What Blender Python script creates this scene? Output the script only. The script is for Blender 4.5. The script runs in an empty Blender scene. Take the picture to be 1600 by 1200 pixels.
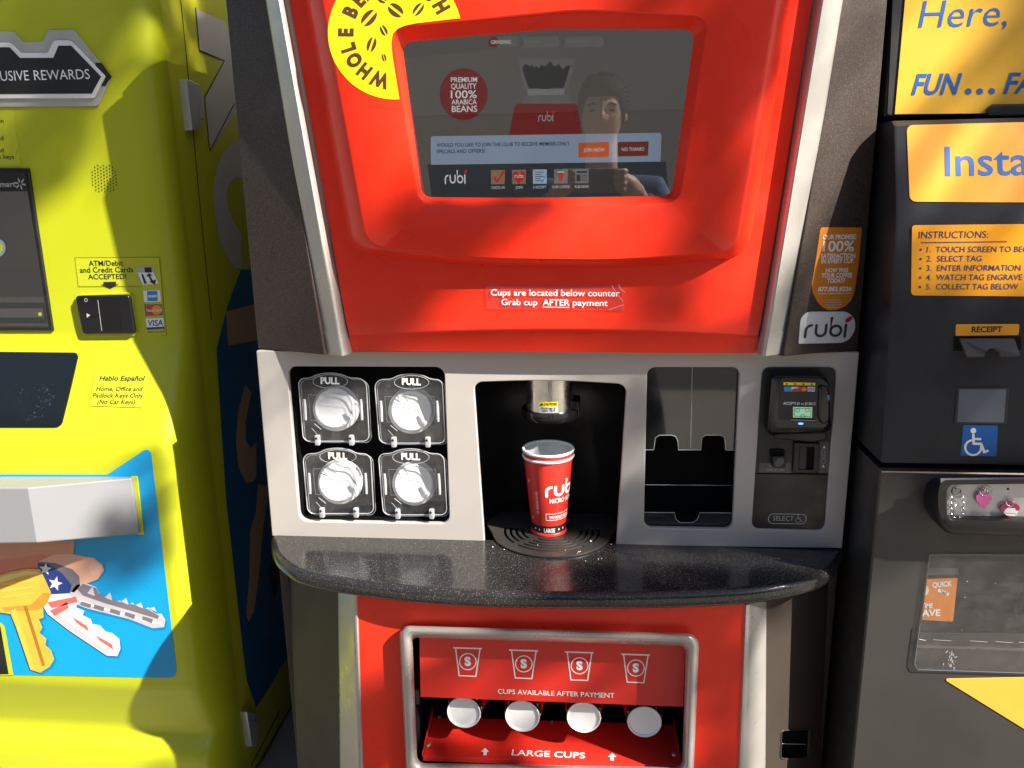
import bpy, bmesh, math, random
from mathutils import Vector, Matrix, noise
random.seed(7)
S = bpy.context.scene
COL = S.collection
V = Vector

# ---------------------------------------------------------------- camera
FPX = 1278.8
ZB = 0.90                       # height of the counter top
CAM = V((0.081, -1.395, ZB + 0.645))
PITCH, YAW, ROLL = (math.radians(a) for a in (13.817, 5.812, 1.03))
FW = V((-math.sin(YAW) * math.cos(PITCH), math.cos(YAW) * math.cos(PITCH), -math.sin(PITCH)))
R0 = V((math.cos(YAW), math.sin(YAW), 0))
U0 = R0.cross(FW)
RT = R0 * math.cos(ROLL) - U0 * math.sin(ROLL)
UP = U0 * math.cos(ROLL) + R0 * math.sin(ROLL)
cd = bpy.data.cameras.new('camera')
cd.sensor_width = 36.0
cd.lens = 36.0 * FPX / 1600.0
cd.clip_start = 0.02
cd.clip_end = 500
cam = bpy.data.objects.new('camera', cd)
COL.objects.link(cam)
mw = Matrix((RT, UP, -FW)).transposed().to_4x4()
mw.translation = CAM
cam.matrix_world = mw
S.camera = cam

# ---------------------------------------------------------------- light
SUN_AZ, SUN_EL = math.radians(63), math.radians(38)     # azimuth to the right of the machines' normal
SUN = V((math.sin(SUN_AZ) * math.cos(SUN_EL), -math.cos(SUN_AZ) * math.cos(SUN_EL), math.sin(SUN_EL)))
ld = bpy.data.lights.new('sun', 'SUN')
ld.energy = 5.0
ld.angle = math.radians(0.53)
ld.color = (1.0, 0.93, 0.83)
sun = bpy.data.objects.new('sun', ld)
COL.objects.link(sun)
sun.rotation_euler = SUN.to_track_quat('Z', 'Y').to_euler()
w = bpy.data.worlds.new('World')
S.world = w
w.use_nodes = True
nt = w.node_tree
bg = nt.nodes['Background']
sky = nt.nodes.new('ShaderNodeTexSky')
sky.sky_type = 'NISHITA'
sky.sun_disc = False
sky.sun_elevation = SUN_EL
sky.sun_rotation = math.atan2(SUN.x, SUN.y)
nt.links.new(sky.outputs[0], bg.inputs[0])
bg.inputs[1].default_value = 0.052
S.view_settings.view_transform = 'Standard'
S.view_settings.look = 'None'
EXPOSURE = 1.5
S.view_settings.exposure = EXPOSURE
S.view_settings.gamma = 1
S.cycles.max_bounces = 10
S.cycles.transparent_max_bounces = 16
S.cycles.use_denoising = True

# ---------------------------------------------------------------- planes
def ray(px, py):
    return FW + RT * ((px - 800) / FPX) - UP * ((py - 600) / FPX)

class Pl:
    """a plane with in-plane axes; at() finds the point of the plane seen at a photo position"""
    def __init__(s, o, n, u=None):
        s.o = V(o)
        s.n = V(n).normalized()
        u = V(u) if u else (V((0, 0, 1)).cross(s.n) if abs(s.n.z) < 0.9 else V((1, 0, 0)))
        s.u = (u - s.n * u.dot(s.n)).normalized()
        s.v = s.n.cross(s.u)
    def at(s, px, py, h=0.0):
        o = s.o + s.n * h
        d = ray(px, py)
        return CAM + d * ((o - CAM).dot(s.n) / d.dot(s.n))
    def uv(s, p):
        d = p - s.o
        return (d.dot(s.u), d.dot(s.v))
    def xyz(s, a, b, h=0.0):
        return s.o + s.u * a + s.v * b + s.n * h
    def up(s, h):
        return Pl(s.o + s.n * h, s.n, s.u)
    def scale(s, px, py):
        return (s.at(px + 1, py) - s.at(px, py)).length

def PY(y):
    return Pl((0, y, 0), (0, -1, 0))
def P(px, py, y):
    return PY(y).at(px, py)

# ---------------------------------------------------------------- materials
def mat(name, col, rough=0.5, metal=0.0, coat=0.0, spec=0.5, var=0.06, scale=8.0, bump=0.0, bscale=200.0,
        rvar=0.10, emit=None, estr=0.0, flakes=0.0, coat_rough=0.08, flakecol=(0.62, 0.60, 0.56)):
    m = bpy.data.materials.new(name)
    m.use_nodes = True
    t = m.node_tree
    b = t.nodes['Principled BSDF']
    b.inputs['Roughness'].default_value = rough
    b.inputs['Metallic'].default_value = metal
    b.inputs['Coat Weight'].default_value = coat
    b.inputs['Coat Roughness'].default_value = coat_rough
    b.inputs['Specular IOR Level'].default_value = spec
    tc = t.nodes.new('ShaderNodeTexCoord')
    n = t.nodes.new('ShaderNodeTexNoise')
    n.inputs['Scale'].default_value = scale
    n.inputs['Detail'].default_value = 7
    n.inputs['Roughness'].default_value = 0.62
    t.links.new(tc.outputs['Object'], n.inputs['Vector'])
    mx = t.nodes.new('ShaderNodeMix')
    mx.data_type = 'RGBA'
    mx.inputs['A'].default_value = (*[max(0, c * (1 - var)) for c in col], 1)
    mx.inputs['B'].default_value = (*[min(1, c * (1 + var)) for c in col], 1)
    t.links.new(n.outputs['Fac'], mx.inputs['Factor'])
    out = mx.outputs['Result']
    if flakes:
        vo = t.nodes.new('ShaderNodeTexVoronoi')
        vo.inputs['Scale'].default_value = flakes
        t.links.new(tc.outputs['Object'], vo.inputs['Vector'])
        sx = t.nodes.new('ShaderNodeSeparateColor')
        t.links.new(vo.outputs['Color'], sx.inputs[0])
        gt = t.nodes.new('ShaderNodeMapRange')
        gt.inputs['From Min'].default_value = 0.80
        gt.inputs['From Max'].default_value = 1.0
        t.links.new(sx.outputs[0], gt.inputs[0])
        ds = t.nodes.new('ShaderNodeMapRange')
        ds.inputs['From Min'].default_value = 0.42
        ds.inputs['From Max'].default_value = 0.22
        t.links.new(vo.outputs['Distance'], ds.inputs[0])
        mu = t.nodes.new('ShaderNodeMath')
        mu.operation = 'MULTIPLY'
        t.links.new(gt.outputs[0], mu.inputs[0])
        t.links.new(ds.outputs[0], mu.inputs[1])
        m2 = t.nodes.new('ShaderNodeMix')
        m2.data_type = 'RGBA'
        m2.inputs['B'].default_value = (*flakecol, 1)
        t.links.new(mu.outputs[0], m2.inputs['Factor'])
        t.links.new(out, m2.inputs['A'])
        out = m2.outputs['Result']
    t.links.new(out, b.inputs['Base Color'])
    if rvar:
        n2 = t.nodes.new('ShaderNodeTexNoise')
        n2.inputs['Scale'].default_value = scale * 2.3
        n2.inputs['Detail'].default_value = 6
        t.links.new(tc.outputs['Object'], n2.inputs['Vector'])
        mr = t.nodes.new('ShaderNodeMapRange')
        mr.inputs['From Min'].default_value = 0.3
        mr.inputs['From Max'].default_value = 0.7
        mr.inputs['To Min'].default_value = max(0.02, rough - rvar)
        mr.inputs['To Max'].default_value = min(1, rough + rvar)
        t.links.new(n2.outputs['Fac'], mr.inputs[0])
        t.links.new(mr.outputs[0], b.inputs['Roughness'])
    if bump:
        n3 = t.nodes.new('ShaderNodeTexNoise')
        n3.inputs['Scale'].default_value = bscale
        n3.inputs['Detail'].default_value = 3
        t.links.new(tc.outputs['Object'], n3.inputs['Vector'])
        bp = t.nodes.new('ShaderNodeBump')
        bp.inputs['Strength'].default_value = bump
        bp.inputs['Distance'].default_value = 0.001
        t.links.new(n3.outputs['Fac'], bp.inputs['Height'])
        t.links.new(bp.outputs[0], b.inputs['Normal'])
    if emit:
        b.inputs['Emission Color'].default_value = (*emit, 1)
        b.inputs['Emission Strength'].default_value = estr
    return m

def screen_mat(name, col, k=1.0):
    """a lit picture on a display: it emits its own colour and hardly reflects"""
    m = mat(name, tuple(c * 0.15 for c in col), rough=0.6, spec=0.0, rvar=0, var=0.03, emit=col, estr=0.98 * k / 2 ** EXPOSURE)
    return m

def clear_mat(name, tint=(1, 1, 1), gloss=0.10, rough=0.03, haze=0.0, hazecol=(0.5, 0.5, 0.5), fres=True, dust=0.0):
    m = bpy.data.materials.new(name)
    m.use_nodes = True
    t = m.node_tree
    t.nodes.remove(t.nodes['Principled BSDF'])
    o = t.nodes['Material Output']
    tr = t.nodes.new('ShaderNodeBsdfTransparent')
    tr.inputs[0].default_value = (*tint, 1)
    gl = t.nodes.new('ShaderNodeBsdfGlossy')
    gl.inputs['Roughness'].default_value = rough
    mx = t.nodes.new('ShaderNodeMixShader')
    if fres:
        lw = t.nodes.new('ShaderNodeLayerWeight')
        lw.inputs[0].default_value = 0.12
        mr = t.nodes.new('ShaderNodeMapRange')
        mr.inputs['To Min'].default_value = gloss
        mr.inputs['To Max'].default_value = 0.9
        t.links.new(lw.outputs['Facing'], mr.inputs[0])
        mr.inputs['From Min'].default_value = 0.05
        t.links.new(mr.outputs[0], mx.inputs[0])
    else:
        mx.inputs[0].default_value = gloss
    t.links.new(tr.outputs[0], mx.inputs[1])
    t.links.new(gl.outputs[0], mx.inputs[2])
    last = mx
    if haze:
        df = t.nodes.new('ShaderNodeBsdfDiffuse')
        df.inputs[0].default_value = (*hazecol, 1)
        m2 = t.nodes.new('ShaderNodeMixShader')
        m2.inputs[0].default_value = haze
        if dust:
            tc = t.nodes.new('ShaderNodeTexCoord')
            n = t.nodes.new('ShaderNodeTexNoise')
            n.inputs['Scale'].default_value = 30
            n.inputs['Detail'].default_value = 8
            n.inputs['Roughness'].default_value = 0.75
            t.links.new(tc.outputs['Object'], n.inputs['Vector'])
            mr = t.nodes.new('ShaderNodeMapRange')
            mr.inputs['From Min'].default_value = 0.45
            mr.inputs['From Max'].default_value = 0.8
            mr.inputs['To Min'].default_value = haze
            mr.inputs['To Max'].default_value = haze + dust
            t.links.new(n.outputs['Fac'], mr.inputs[0])
            t.links.new(mr.outputs[0], m2.inputs[0])
        t.links.new(mx.outputs[0], m2.inputs[1])
        t.links.new(df.outputs[0], m2.inputs[2])
        last = m2
    t.links.new(last.outputs[0], o.inputs[0])
    return m

M = {}
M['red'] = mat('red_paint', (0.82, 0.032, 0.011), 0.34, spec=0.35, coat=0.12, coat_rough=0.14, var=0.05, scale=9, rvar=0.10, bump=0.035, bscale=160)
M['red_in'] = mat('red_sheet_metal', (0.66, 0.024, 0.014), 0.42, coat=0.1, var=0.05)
M['silver'] = mat('silver_paint', (0.46, 0.44, 0.41), 0.33, metal=0.5, var=0.04)
M['beige'] = mat('pale_silver_fascia', (0.47, 0.44, 0.41), 0.46, metal=0.15, var=0.03, bump=0.02, bscale=900)
M['brown'] = mat('brown_flake_paint', (0.050, 0.037, 0.031), 0.36, metal=0.2, var=0.12, flakes=1900, flakecol=(0.62, 0.52, 0.46), spec=0.3)
M['brown_side'] = mat('brown_powder_coat', (0.040, 0.031, 0.025), 0.5, spec=0.25, var=0.15, flakes=1100, flakecol=(0.10, 0.08, 0.07), rvar=0.03)
M['black'] = mat('black_plastic', (0.012, 0.012, 0.013), 0.38, var=0.2)
M['blackgloss'] = mat('glossy_black_plastic', (0.010, 0.010, 0.012), 0.12, var=0.2, rvar=0.05)
M['void'] = mat('matt_black_lining', (0.006, 0.006, 0.006), 0.8, spec=0.2)
M['counter'] = mat('black_speckled_stone', (0.020, 0.019, 0.019), 0.2, var=0.4, flakes=880, flakecol=(0.44, 0.42, 0.40), rvar=0.05, coat=0.15, coat_rough=0.08)
M['tray'] = mat('dark_drip_tray_plastic', (0.035, 0.033, 0.031), 0.33, var=0.25, bump=0.15, bscale=700)
M['steel'] = mat('brushed_steel', (0.62, 0.60, 0.56), 0.24, metal=1.0, var=0.08, scale=20)
M['latch'] = mat('satin_zinc', (0.72, 0.72, 0.70), 0.35, metal=0.55)
M['amberpale'] = mat('pale_amber_print', (0.80, 0.40, 0.05), 0.32, var=0.12, scale=5)
M['chrome'] = mat('chrome', (0.72, 0.72, 0.72), 0.12, metal=1.0)
M['white'] = mat('white_print', (0.80, 0.80, 0.79), 0.5, var=0.02)
M['lid'] = mat('white_lid_plastic', (0.88, 0.88, 0.86), 0.45, spec=0.3, var=0.02)
M['paper'] = mat('white_paper_board', (0.80, 0.80, 0.79), 0.55, var=0.02)
M['shaded_lining'] = mat('shaded_cup_lining', (0.52, 0.54, 0.55), 0.5, var=0.02)  # white cup inside, greyed to put the shade of the opening into its colour
M['cupred'] = mat('red_cup_print', (0.72, 0.035, 0.022), 0.38, var=0.04)
M['cupdark'] = mat('dark_cup_print', (0.030, 0.018, 0.014), 0.4)
M['clear'] = clear_mat('clear_plastic', (0.93, 0.94, 0.95), 0.04, 0.05, haze=0.015, hazecol=(0.8, 0.82, 0.85), dust=0.04)
M['clearedge'] = clear_mat('clear_plastic_edge', (0.8, 0.82, 0.85), 0.45, 0.12, haze=0.38, hazecol=(0.75, 0.78, 0.8), fres=False)
M['smoky'] = clear_mat('smoky_acrylic', (0.24, 0.24, 0.25), 0.11, 0.035, haze=0.03, hazecol=(0.30, 0.30, 0.29), dust=0.06)
M['film'] = clear_mat('clear_tape_film', (0.98, 0.97, 0.97), 0.02, 0.12, haze=0.012, hazecol=(0.9, 0.8, 0.8))
M['glass'] = clear_mat('screen_glass', (0.92, 0.92, 0.92), 0.17, 0.004, fres=False)
M['yellow'] = mat('yellow_vinyl', (0.86, 0.66, 0.008), 0.4, var=0.03)
M['beanbrown'] = mat('brown_print', (0.075, 0.032, 0.012), 0.5)
M['orange'] = mat('orange_vinyl', (0.62, 0.20, 0.012), 0.4, var=0.04)
M['badge'] = mat('pale_badge', (0.62, 0.64, 0.66), 0.3, var=0.03)
M['logodark'] = mat('dark_logo_print', (0.045, 0.030, 0.032), 0.4)
M['logored'] = mat('red_leaf_print', (0.55, 0.02, 0.03), 0.4)
M['screw'] = mat('zinc_screw', (0.5, 0.5, 0.48), 0.35, metal=0.9)
M['label'] = mat('grey_label', (0.10, 0.098, 0.095), 0.45)
M['labelprint'] = mat('pale_grey_print', (0.45, 0.45, 0.44), 0.5)
M['led'] = mat('blue_led', (0.02, 0.05, 0.4), 0.4, emit=(0.10, 0.28, 1.0), estr=1.2)
M['green_bill'] = mat('glowing_green_print', (0.25, 0.48, 0.27), 0.5, emit=(0.25, 0.5, 0.3), estr=0.25)  # print with a faint glow of its own added
M['darkgreen'] = mat('dark_green_print', (0.03, 0.12, 0.05), 0.5)
M['cardblue'] = mat('card_blue_print', (0.02, 0.25, 0.55), 0.4)
M['cardred'] = mat('card_red_print', (0.55, 0.04, 0.02), 0.4)
M['cardorange'] = mat('card_orange_print', (0.75, 0.30, 0.02), 0.4)
M['cardnavy'] = mat('card_navy_print', (0.02, 0.04, 0.22), 0.4)
M['ink'] = mat('black_ink', (0.015, 0.015, 0.014), 0.5)
# key machine
M['lime'] = mat('lime_plastic', (0.44, 0.475, 0.012), 0.38, var=0.04, scale=3, coat=0.15, coat_rough=0.2, bump=0.03, bscale=300)
M['limeside'] = mat('lime_steel_side', (0.55, 0.54, 0.016), 0.4, var=0.05)
M['grime'] = mat('dark_seam', (0.05, 0.055, 0.005), 0.7)
M['limelabel'] = mat('lime_label', (0.47, 0.505, 0.022), 0.35, var=0.02)
M['cyan'] = mat('cyan_print', (0.0, 0.31, 0.64), 0.35, var=0.05)
M['deepblue'] = mat('deep_blue_print', (0.006, 0.12, 0.28), 0.4, var=0.1)
M['tan'] = mat('tan_print', (0.60, 0.38, 0.21), 0.5, var=0.1)
M['greyprint'] = mat('pale_grey_graphic', (0.70, 0.64, 0.53), 0.5, var=0.06)
M['greyplate'] = mat('grey_sign_plate', (0.42, 0.42, 0.38), 0.4, var=0.05)
M['hood'] = mat('light_grey_plastic', (0.25, 0.255, 0.27), 0.42, var=0.03)
M['gold'] = mat('gold_key_print', (0.72, 0.42, 0.05), 0.4, var=0.25, scale=30)
M['goldd'] = mat('dark_gold_print', (0.33, 0.16, 0.02), 0.4)
M['keysilver'] = mat('silver_key_print', (0.50, 0.48, 0.52), 0.4, var=0.2, scale=40)
M['keydark'] = mat('dark_key_print', (0.16, 0.15, 0.18), 0.4)
M['skinprint'] = mat('skin_print', (0.62, 0.28, 0.18), 0.5, var=0.15, scale=12)
M['skinlight'] = mat('light_skin_print', (0.72, 0.40, 0.28), 0.5, var=0.1, scale=12)
M['cyanshadow'] = mat('cyan_shadow_print', (0.0, 0.20, 0.46), 0.35, var=0.05)  # drop shadows of hand and keys, drawn into the poster print
M['goldd2'] = mat('brown_gold_print', (0.50, 0.26, 0.03), 0.4, var=0.3, scale=30)
M['goldl'] = mat('pale_gold_print', (0.85, 0.62, 0.20), 0.4, var=0.15, scale=30)
M['skinred'] = mat('ruddy_skin_print', (0.60, 0.20, 0.13), 0.5, var=0.2, scale=14)
M['skinpale'] = mat('nail_print', (0.78, 0.48, 0.38), 0.4, var=0.06)
M['navy'] = mat('navy_print', (0.015, 0.04, 0.22), 0.4)
M['pinkstripe'] = mat('faded_red_stripe', (0.60, 0.13, 0.11), 0.45, var=0.15)
M['whiteprint'] = mat('white_key_print', (0.72, 0.70, 0.70), 0.45, var=0.08, scale=30)
M['darkwin'] = mat('dark_window', (0.006, 0.008, 0.010), 0.10, var=0.2, rvar=0.05)
# tag machine
M['tagblack'] = mat('black_powder_coat', (0.022, 0.022, 0.025), 0.42, var=0.25, scale=5, bump=0.08, bscale=1200, rvar=0.12)
M['tagblack_lit'] = mat('sunlit_black_coat', (0.038, 0.036, 0.033), 0.40, var=0.2, scale=5, bump=0.06, bscale=1200, rvar=0.12)  # same black coat, lightened for the sunlight on the lower cabinet
M['amber'] = mat('amber_print', (0.88, 0.49, 0.060), 0.32, var=0.10, scale=3)
M['amberdeep'] = mat('deep_amber_print', (0.82, 0.34, 0.016), 0.34, var=0.16, scale=4)
M['blueprint'] = mat('blue_print', (0.022, 0.12, 0.42), 0.4)
M['navyprint'] = mat('slate_blue_print', (0.045, 0.05, 0.14), 0.4)
M['signblue'] = mat('sign_blue', (0.004, 0.10, 0.38), 0.4)
M['greypanel'] = mat('blue_grey_window', (0.115, 0.135, 0.155), 0.35, var=0.05)
M['flap'] = mat('brown_grey_plastic', (0.085, 0.075, 0.07), 0.45, var=0.2)
M['plate'] = mat('pale_display_plate', (0.55, 0.54, 0.53), 0.35, metal=0.3, var=0.05)
M['pink'] = mat('anodised_pink', (0.80, 0.16, 0.42), 0.30, metal=0.3)
M['magenta'] = mat('anodised_magenta', (0.42, 0.035, 0.12), 0.30, metal=0.3)
M['flapclear'] = clear_mat('scuffed_clear_flap', (0.94, 0.94, 0.94), 0.05, 0.06, haze=0.01, hazecol=(0.6, 0.6, 0.6), dust=0.05)
# surroundings
M['concrete'] = mat('sunlit_concrete', (0.22, 0.20, 0.175), 0.85, var=0.18, scale=1.5, bump=0.3, bscale=60)
M['asphalt'] = mat('asphalt', (0.06, 0.058, 0.055), 0.9, var=0.25, scale=2)
M['stucco'] = mat('beige_stucco', (0.42, 0.37, 0.31), 0.9, var=0.08, scale=2, bump=0.3, bscale=40)
M['stuccolow'] = mat('brown_stucco', (0.20, 0.16, 0.13), 0.9, var=0.1, scale=2)
M['leaf'] = mat('leaf_green', (0.06, 0.11, 0.03), 0.6, var=0.3, scale=3)
M['bark'] = mat('bark', (0.10, 0.075, 0.055), 0.9, var=0.3, scale=9)
M['trousers'] = mat('dark_trousers', (0.025, 0.025, 0.028), 0.9)
M['skin'] = mat('skin', (0.60, 0.37, 0.27), 0.5, var=0.06)
M['hair'] = mat('dark_hair', (0.016, 0.012, 0.010), 0.85, spec=0.15, var=0.3, scale=60)
M['shirt'] = mat('blue_shirt', (0.05, 0.09, 0.19), 0.8, var=0.5, scale=25)
M['phone'] = mat('phone_case', (0.25, 0.23, 0.21), 0.3)

# ---------------------------------------------------------------- raw geometry: (verts, faces)
def eval_raw(curve):
    o = bpy.data.objects.new('tmp', curve)
    COL.objects.link(o)
    dg = bpy.context.evaluated_depsgraph_get()
    e = o.evaluated_get(dg)
    m = e.to_mesh()
    vs = [v.co.copy() for v in m.vertices]
    fs = [tuple(p.vertices) for p in m.polygons]
    e.to_mesh_clear()
    bpy.data.objects.remove(o)
    bpy.data.curves.remove(curve)
    return vs, fs

def shape2(pl, rings2, th, h=0.0, bev=0.0, bres=2):
    """solid slab from 2-D rings (first the outline, then holes); the front face sits at height h"""
    c = bpy.data.curves.new('tmp', 'CURVE')
    c.dimensions = '2D'
    c.fill_mode = 'BOTH'
    for r in rings2:
        s = c.splines.new('POLY')
        s.points.add(len(r) - 1)
        for q, p in zip(s.points, r):
            q.co = (p[0] * 10, p[1] * 10, 0, 1)
        s.use_cyclic_u = True
    if th:
        c.extrude = max(0.0001, th / 2 - bev) * 10
        c.bevel_depth = bev * 10
        c.bevel_resolution = bres
        c.offset = -bev * 10
    vs, fs = eval_raw(c)
    return [pl.xyz(v.x / 10, v.y / 10, h - th / 2 + v.z / 10) for v in vs], fs

def flat(pl, pts, th=0.0, h=0.0, bev=0.0, holes=(), bres=2):
    rings = [[pl.uv(pl.at(*p)) for p in r] for r in [pts, *holes]]
    return shape2(pl, rings, th, h, bev, bres)

def rounded(pts, r, n=5):
    out = []
    k = len(pts)
    for i in range(k):
        p0, p1, p2 = V(pts[i - 1]).to_2d(), V(pts[i]).to_2d(), V(pts[(i + 1) % k]).to_2d()
        rr = r[i] if isinstance(r, (list, tuple)) else r
        a, b = (p0 - p1), (p2 - p1)
        rr = min(rr, a.length * 0.49, b.length * 0.49)
        if rr <= 0:
            out.append((p1.x, p1.y))
            continue
        s, e = p1 + a.normalized() * rr, p1 + b.normalized() * rr
        for j in range(n + 1):
            t = j / n
            # conic close to a circular arc
            wq = 0.72
            den = (1 - t) ** 2 + 2 * wq * t * (1 - t) + t * t
            q = (s * (1 - t) ** 2 + p1 * (2 * wq * t * (1 - t)) + e * t * t) / den
            out.append((q.x, q.y))
    return out

def ell(cx, cy, rx, ry=None, n=32, rot=0.0):
    ry = rx if ry is None else ry
    o = []
    for i in range(n):
        a = 2 * math.pi * i / n
        x, y = rx * math.cos(a), ry * math.sin(a)
        o.append((cx + x * math.cos(rot) - y * math.sin(rot), cy + x * math.sin(rot) + y * math.cos(rot)))
    return o

def text2(s, bold=0.0, shear=0.0, res=3, spacing=1.0):
    c = bpy.data.curves.new('tmp', 'FONT')
    c.body = s
    c.size = 10
    c.shear = shear
    c.offset = bold * 10
    c.resolution_u = res
    c.space_character = spacing
    vs, fs = eval_raw(c)
    return [V((v.x / 10, v.y / 10)) for v in vs], fs

CAP = 0.682
def text(pl, s, a, b, hpx, h=0.0006, bold=0.0, shear=0.0, res=3):
    """lettering between baseline ends a and b (photo positions), capitals hpx tall"""
    vs, fs = text2(s, bold, shear, res)
    x0, x1 = min(v.x for v in vs), max(v.x for v in vs)
    A, B = pl.at(*a, h), pl.at(*b, h)
    e = B - A
    up = pl.n.cross(e).normalized() * ((pl.at(a[0], a[1] - hpx, h) - A).length)
    return [A + e * ((v.x - x0) / (x1 - x0)) + up * (v.y / CAP) for v in vs], fs

def ctext(pl, s, cx, y, wpx, hpx, **k):
    sl = k.pop('slope', 0.0)
    return text(pl, s, (cx - wpx / 2, y - sl * wpx / 2), (cx + wpx / 2, y + sl * wpx / 2), hpx, **k)

def strip2(pts, w, closed=False, cap=True):
    pts = [V(p).to_2d() for p in pts]
    n = len(pts)
    L, Rr = [], []
    for i in range(n):
        if closed:
            d0, d1 = pts[i] - pts[i - 1], pts[(i + 1) % n] - pts[i]
        else:
            d0 = pts[i] - pts[i - 1] if i else pts[1] - pts[0]
            d1 = pts[i + 1] - pts[i] if i < n - 1 else pts[-1] - pts[-2]
        d0, d1 = d0.normalized(), d1.normalized()
        t = (d0 + d1)
        t = t.normalized() if t.length > 1e-6 else d0
        nn = V((-t.y, t.x))
        k = 1 / max(0.5, nn.dot(V((-d0.y, d0.x))))
        L.append(pts[i] + nn * w / 2 * k)
        Rr.append(pts[i] - nn * w / 2 * k)
    if closed:
        vs = L + Rr
        fs = [(i, (i + 1) % n, n + (i + 1) % n, n + i) for i in range(n)]
        return vs, fs
    ring = list(Rr)
    if cap:
        d = (pts[-1] - pts[-2]).normalized()
        a0 = math.atan2(d.y, d.x)
        for j in range(1, 6):
            a = a0 - math.pi / 2 + math.pi * j / 6
            ring.append(pts[-1] + V((math.cos(a), math.sin(a))) * w / 2)
    ring += L[::-1]
    if cap:
        d = (pts[0] - pts[1]).normalized()
        a0 = math.atan2(d.y, d.x)
        for j in range(1, 6):
            a = a0 - math.pi / 2 + math.pi * j / 6
            ring.append(pts[0] + V((math.cos(a), math.sin(a))) * w / 2)
    # quads along the body plus end caps
    vs = ring
    fs = []
    m = len(Rr)
    li = m + (5 if cap else 0)
    for i in range(n - 1):
        fs.append((i, i + 1, li + (n - 2 - i), li + (n - 1 - i)))
    if cap:
        fs.append(tuple(range(n - 1, li + 1)))
        fs.append(tuple([li + n - 1] + list(range(li + n, li + n + 5)) + [0]))
    return vs, fs

def stroke(pl, pts, wpx, closed=False, h=0.0006, cap=True):
    """flat painted line through photo positions"""
    q = [pl.uv(pl.at(*p)) for p in pts]
    w = wpx * pl.scale(*pts[0])
    vs, fs = strip2(q, w, closed, cap)
    return [pl.xyz(v.x, v.y, h) for v in vs], fs

def loft(rings, closed=True, cap0=False, cap1=False):
    n = len(rings[0])
    vs = [V(p) for r in rings for p in r]
    fs = []
    for k in range(len(rings) - 1):
        for i in range(n if closed else n - 1):
            j = (i + 1) % n
            fs.append((k * n + i, k * n + j, (k + 1) * n + j, (k + 1) * n + i))
    if cap0:
        fs.append(tuple(range(n - 1, -1, -1)))
    if cap1:
        fs.append(tuple((len(rings) - 1) * n + i for i in range(n)))
    return vs, fs

def tube(pts, r, n=8, closed=False):
    pts = [V(p) for p in pts]
    k = len(pts)
    rings = []
    ref = None
    for i in range(k):
        if closed:
            t = pts[(i + 1) % k] - pts[i - 1]
        else:
            t = pts[min(k - 1, i + 1)] - pts[max(0, i - 1)]
        t.normalize()
        if ref is None:
            ref = t.orthogonal().normalized()
        ref = (ref - t * ref.dot(t)).normalized()
        b = t.cross(ref)
        rr = r[i] if isinstance(r, (list, tuple)) else r
        rings.append([pts[i] + (ref * math.cos(2 * math.pi * j / n) + b * math.sin(2 * math.pi * j / n)) * rr for j in range(n)])
    if closed:
        rings.append(rings[0])
        return loft(rings)
    return loft(rings, True, True, True)

def lathe(o, prof, axis=(0, 0, 1), n=40):
    ax = V(axis).normalized()
    a = ax.orthogonal().normalized()
    b = ax.cross(a)
    rings = [[V(o) + ax * h + (a * math.cos(2 * math.pi * j / n) + b * math.sin(2 * math.pi * j / n)) * max(r, 1e-5) for j in range(n)] for r, h in prof]
    return loft(rings)

def box(x0, x1, y0, y1, z0, z1, bev=0.0, seg=2):
    bm = bmesh.new()
    bmesh.ops.create_cube(bm, size=1)
    for v in bm.verts:
        v.co = V(((x0 + x1) / 2 + v.co.x * (x1 - x0), (y0 + y1) / 2 + v.co.y * (y1 - y0), (z0 + z1) / 2 + v.co.z * (z1 - z0)))
    if bev:
        bmesh.ops.bevel(bm, geom=bm.edges[:], offset=bev, segments=seg, profile=0.5, affect='EDGES')
    bm.verts.index_update()
    r = ([v.co.copy() for v in bm.verts], [tuple(v.index for v in f.verts) for f in bm.faces])
    bm.free()
    return r

def quadslab(a, b, c, d, th, back):
    """slab whose front corners are a,b,c,d, thickened along back"""
    f = [V(a), V(b), V(c), V(d)]
    k = [p + V(back).normalized() * th for p in f]
    return loft([f, k], True, True, True)

class MB:
    def __init__(s):
        s.v, s.f, s.m, s.mats = [], [], [], []
    def add(s, raw, m):
        m = M[m] if isinstance(m, str) else m
        if m not in s.mats:
            s.mats.append(m)
        k = s.mats.index(m)
        o = len(s.v)
        s.v += [V(p) for p in raw[0]]
        s.f += [tuple(i + o for i in f) for f in raw[1]]
        s.m += [k] * len(raw[1])
        return s
    def build(s, name, parent=None, origin=None, smooth=35, recalc=True):
        org = V(origin) if origin is not None else (V(parent['org']) if parent is not None and 'org' in parent else V((0, 0, 0)))
        me = bpy.data.meshes.new(name)
        me.from_pydata([p - org for p in s.v], [], s.f)
        for m in s.mats:
            me.materials.append(m)
        me.polygons.foreach_set('material_index', s.m)
        if recalc:
            bm = bmesh.new()
            bm.from_mesh(me)
            bmesh.ops.recalc_face_normals(bm, faces=bm.faces[:])
            bm.to_mesh(me)
            bm.free()
        if smooth:
            me.polygons.foreach_set('use_smooth', [True] * len(me.polygons))
            me.set_sharp_from_angle(angle=math.radians(smooth))
        me.update()
        o = bpy.data.objects.new(name, me)
        COL.objects.link(o)
        if parent is not None:
            o.parent = parent
        else:
            o.location = org
        o['org'] = tuple(org)
        return o

def thing(name, label, cat, loc, group=None):
    o = bpy.data.objects.new(name, None)
    o.empty_display_size = 0.05
    COL.objects.link(o)
    o.location = loc
    o['org'] = tuple(loc)
    tag(o, label, cat, group)
    return o

def tag(o, label, cat, group=None):
    o['label'] = label
    o['category'] = cat
    if group:
        o['group'] = group
    return o

def struct(o):
    o['kind'] = 'structure'
    return o

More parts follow.
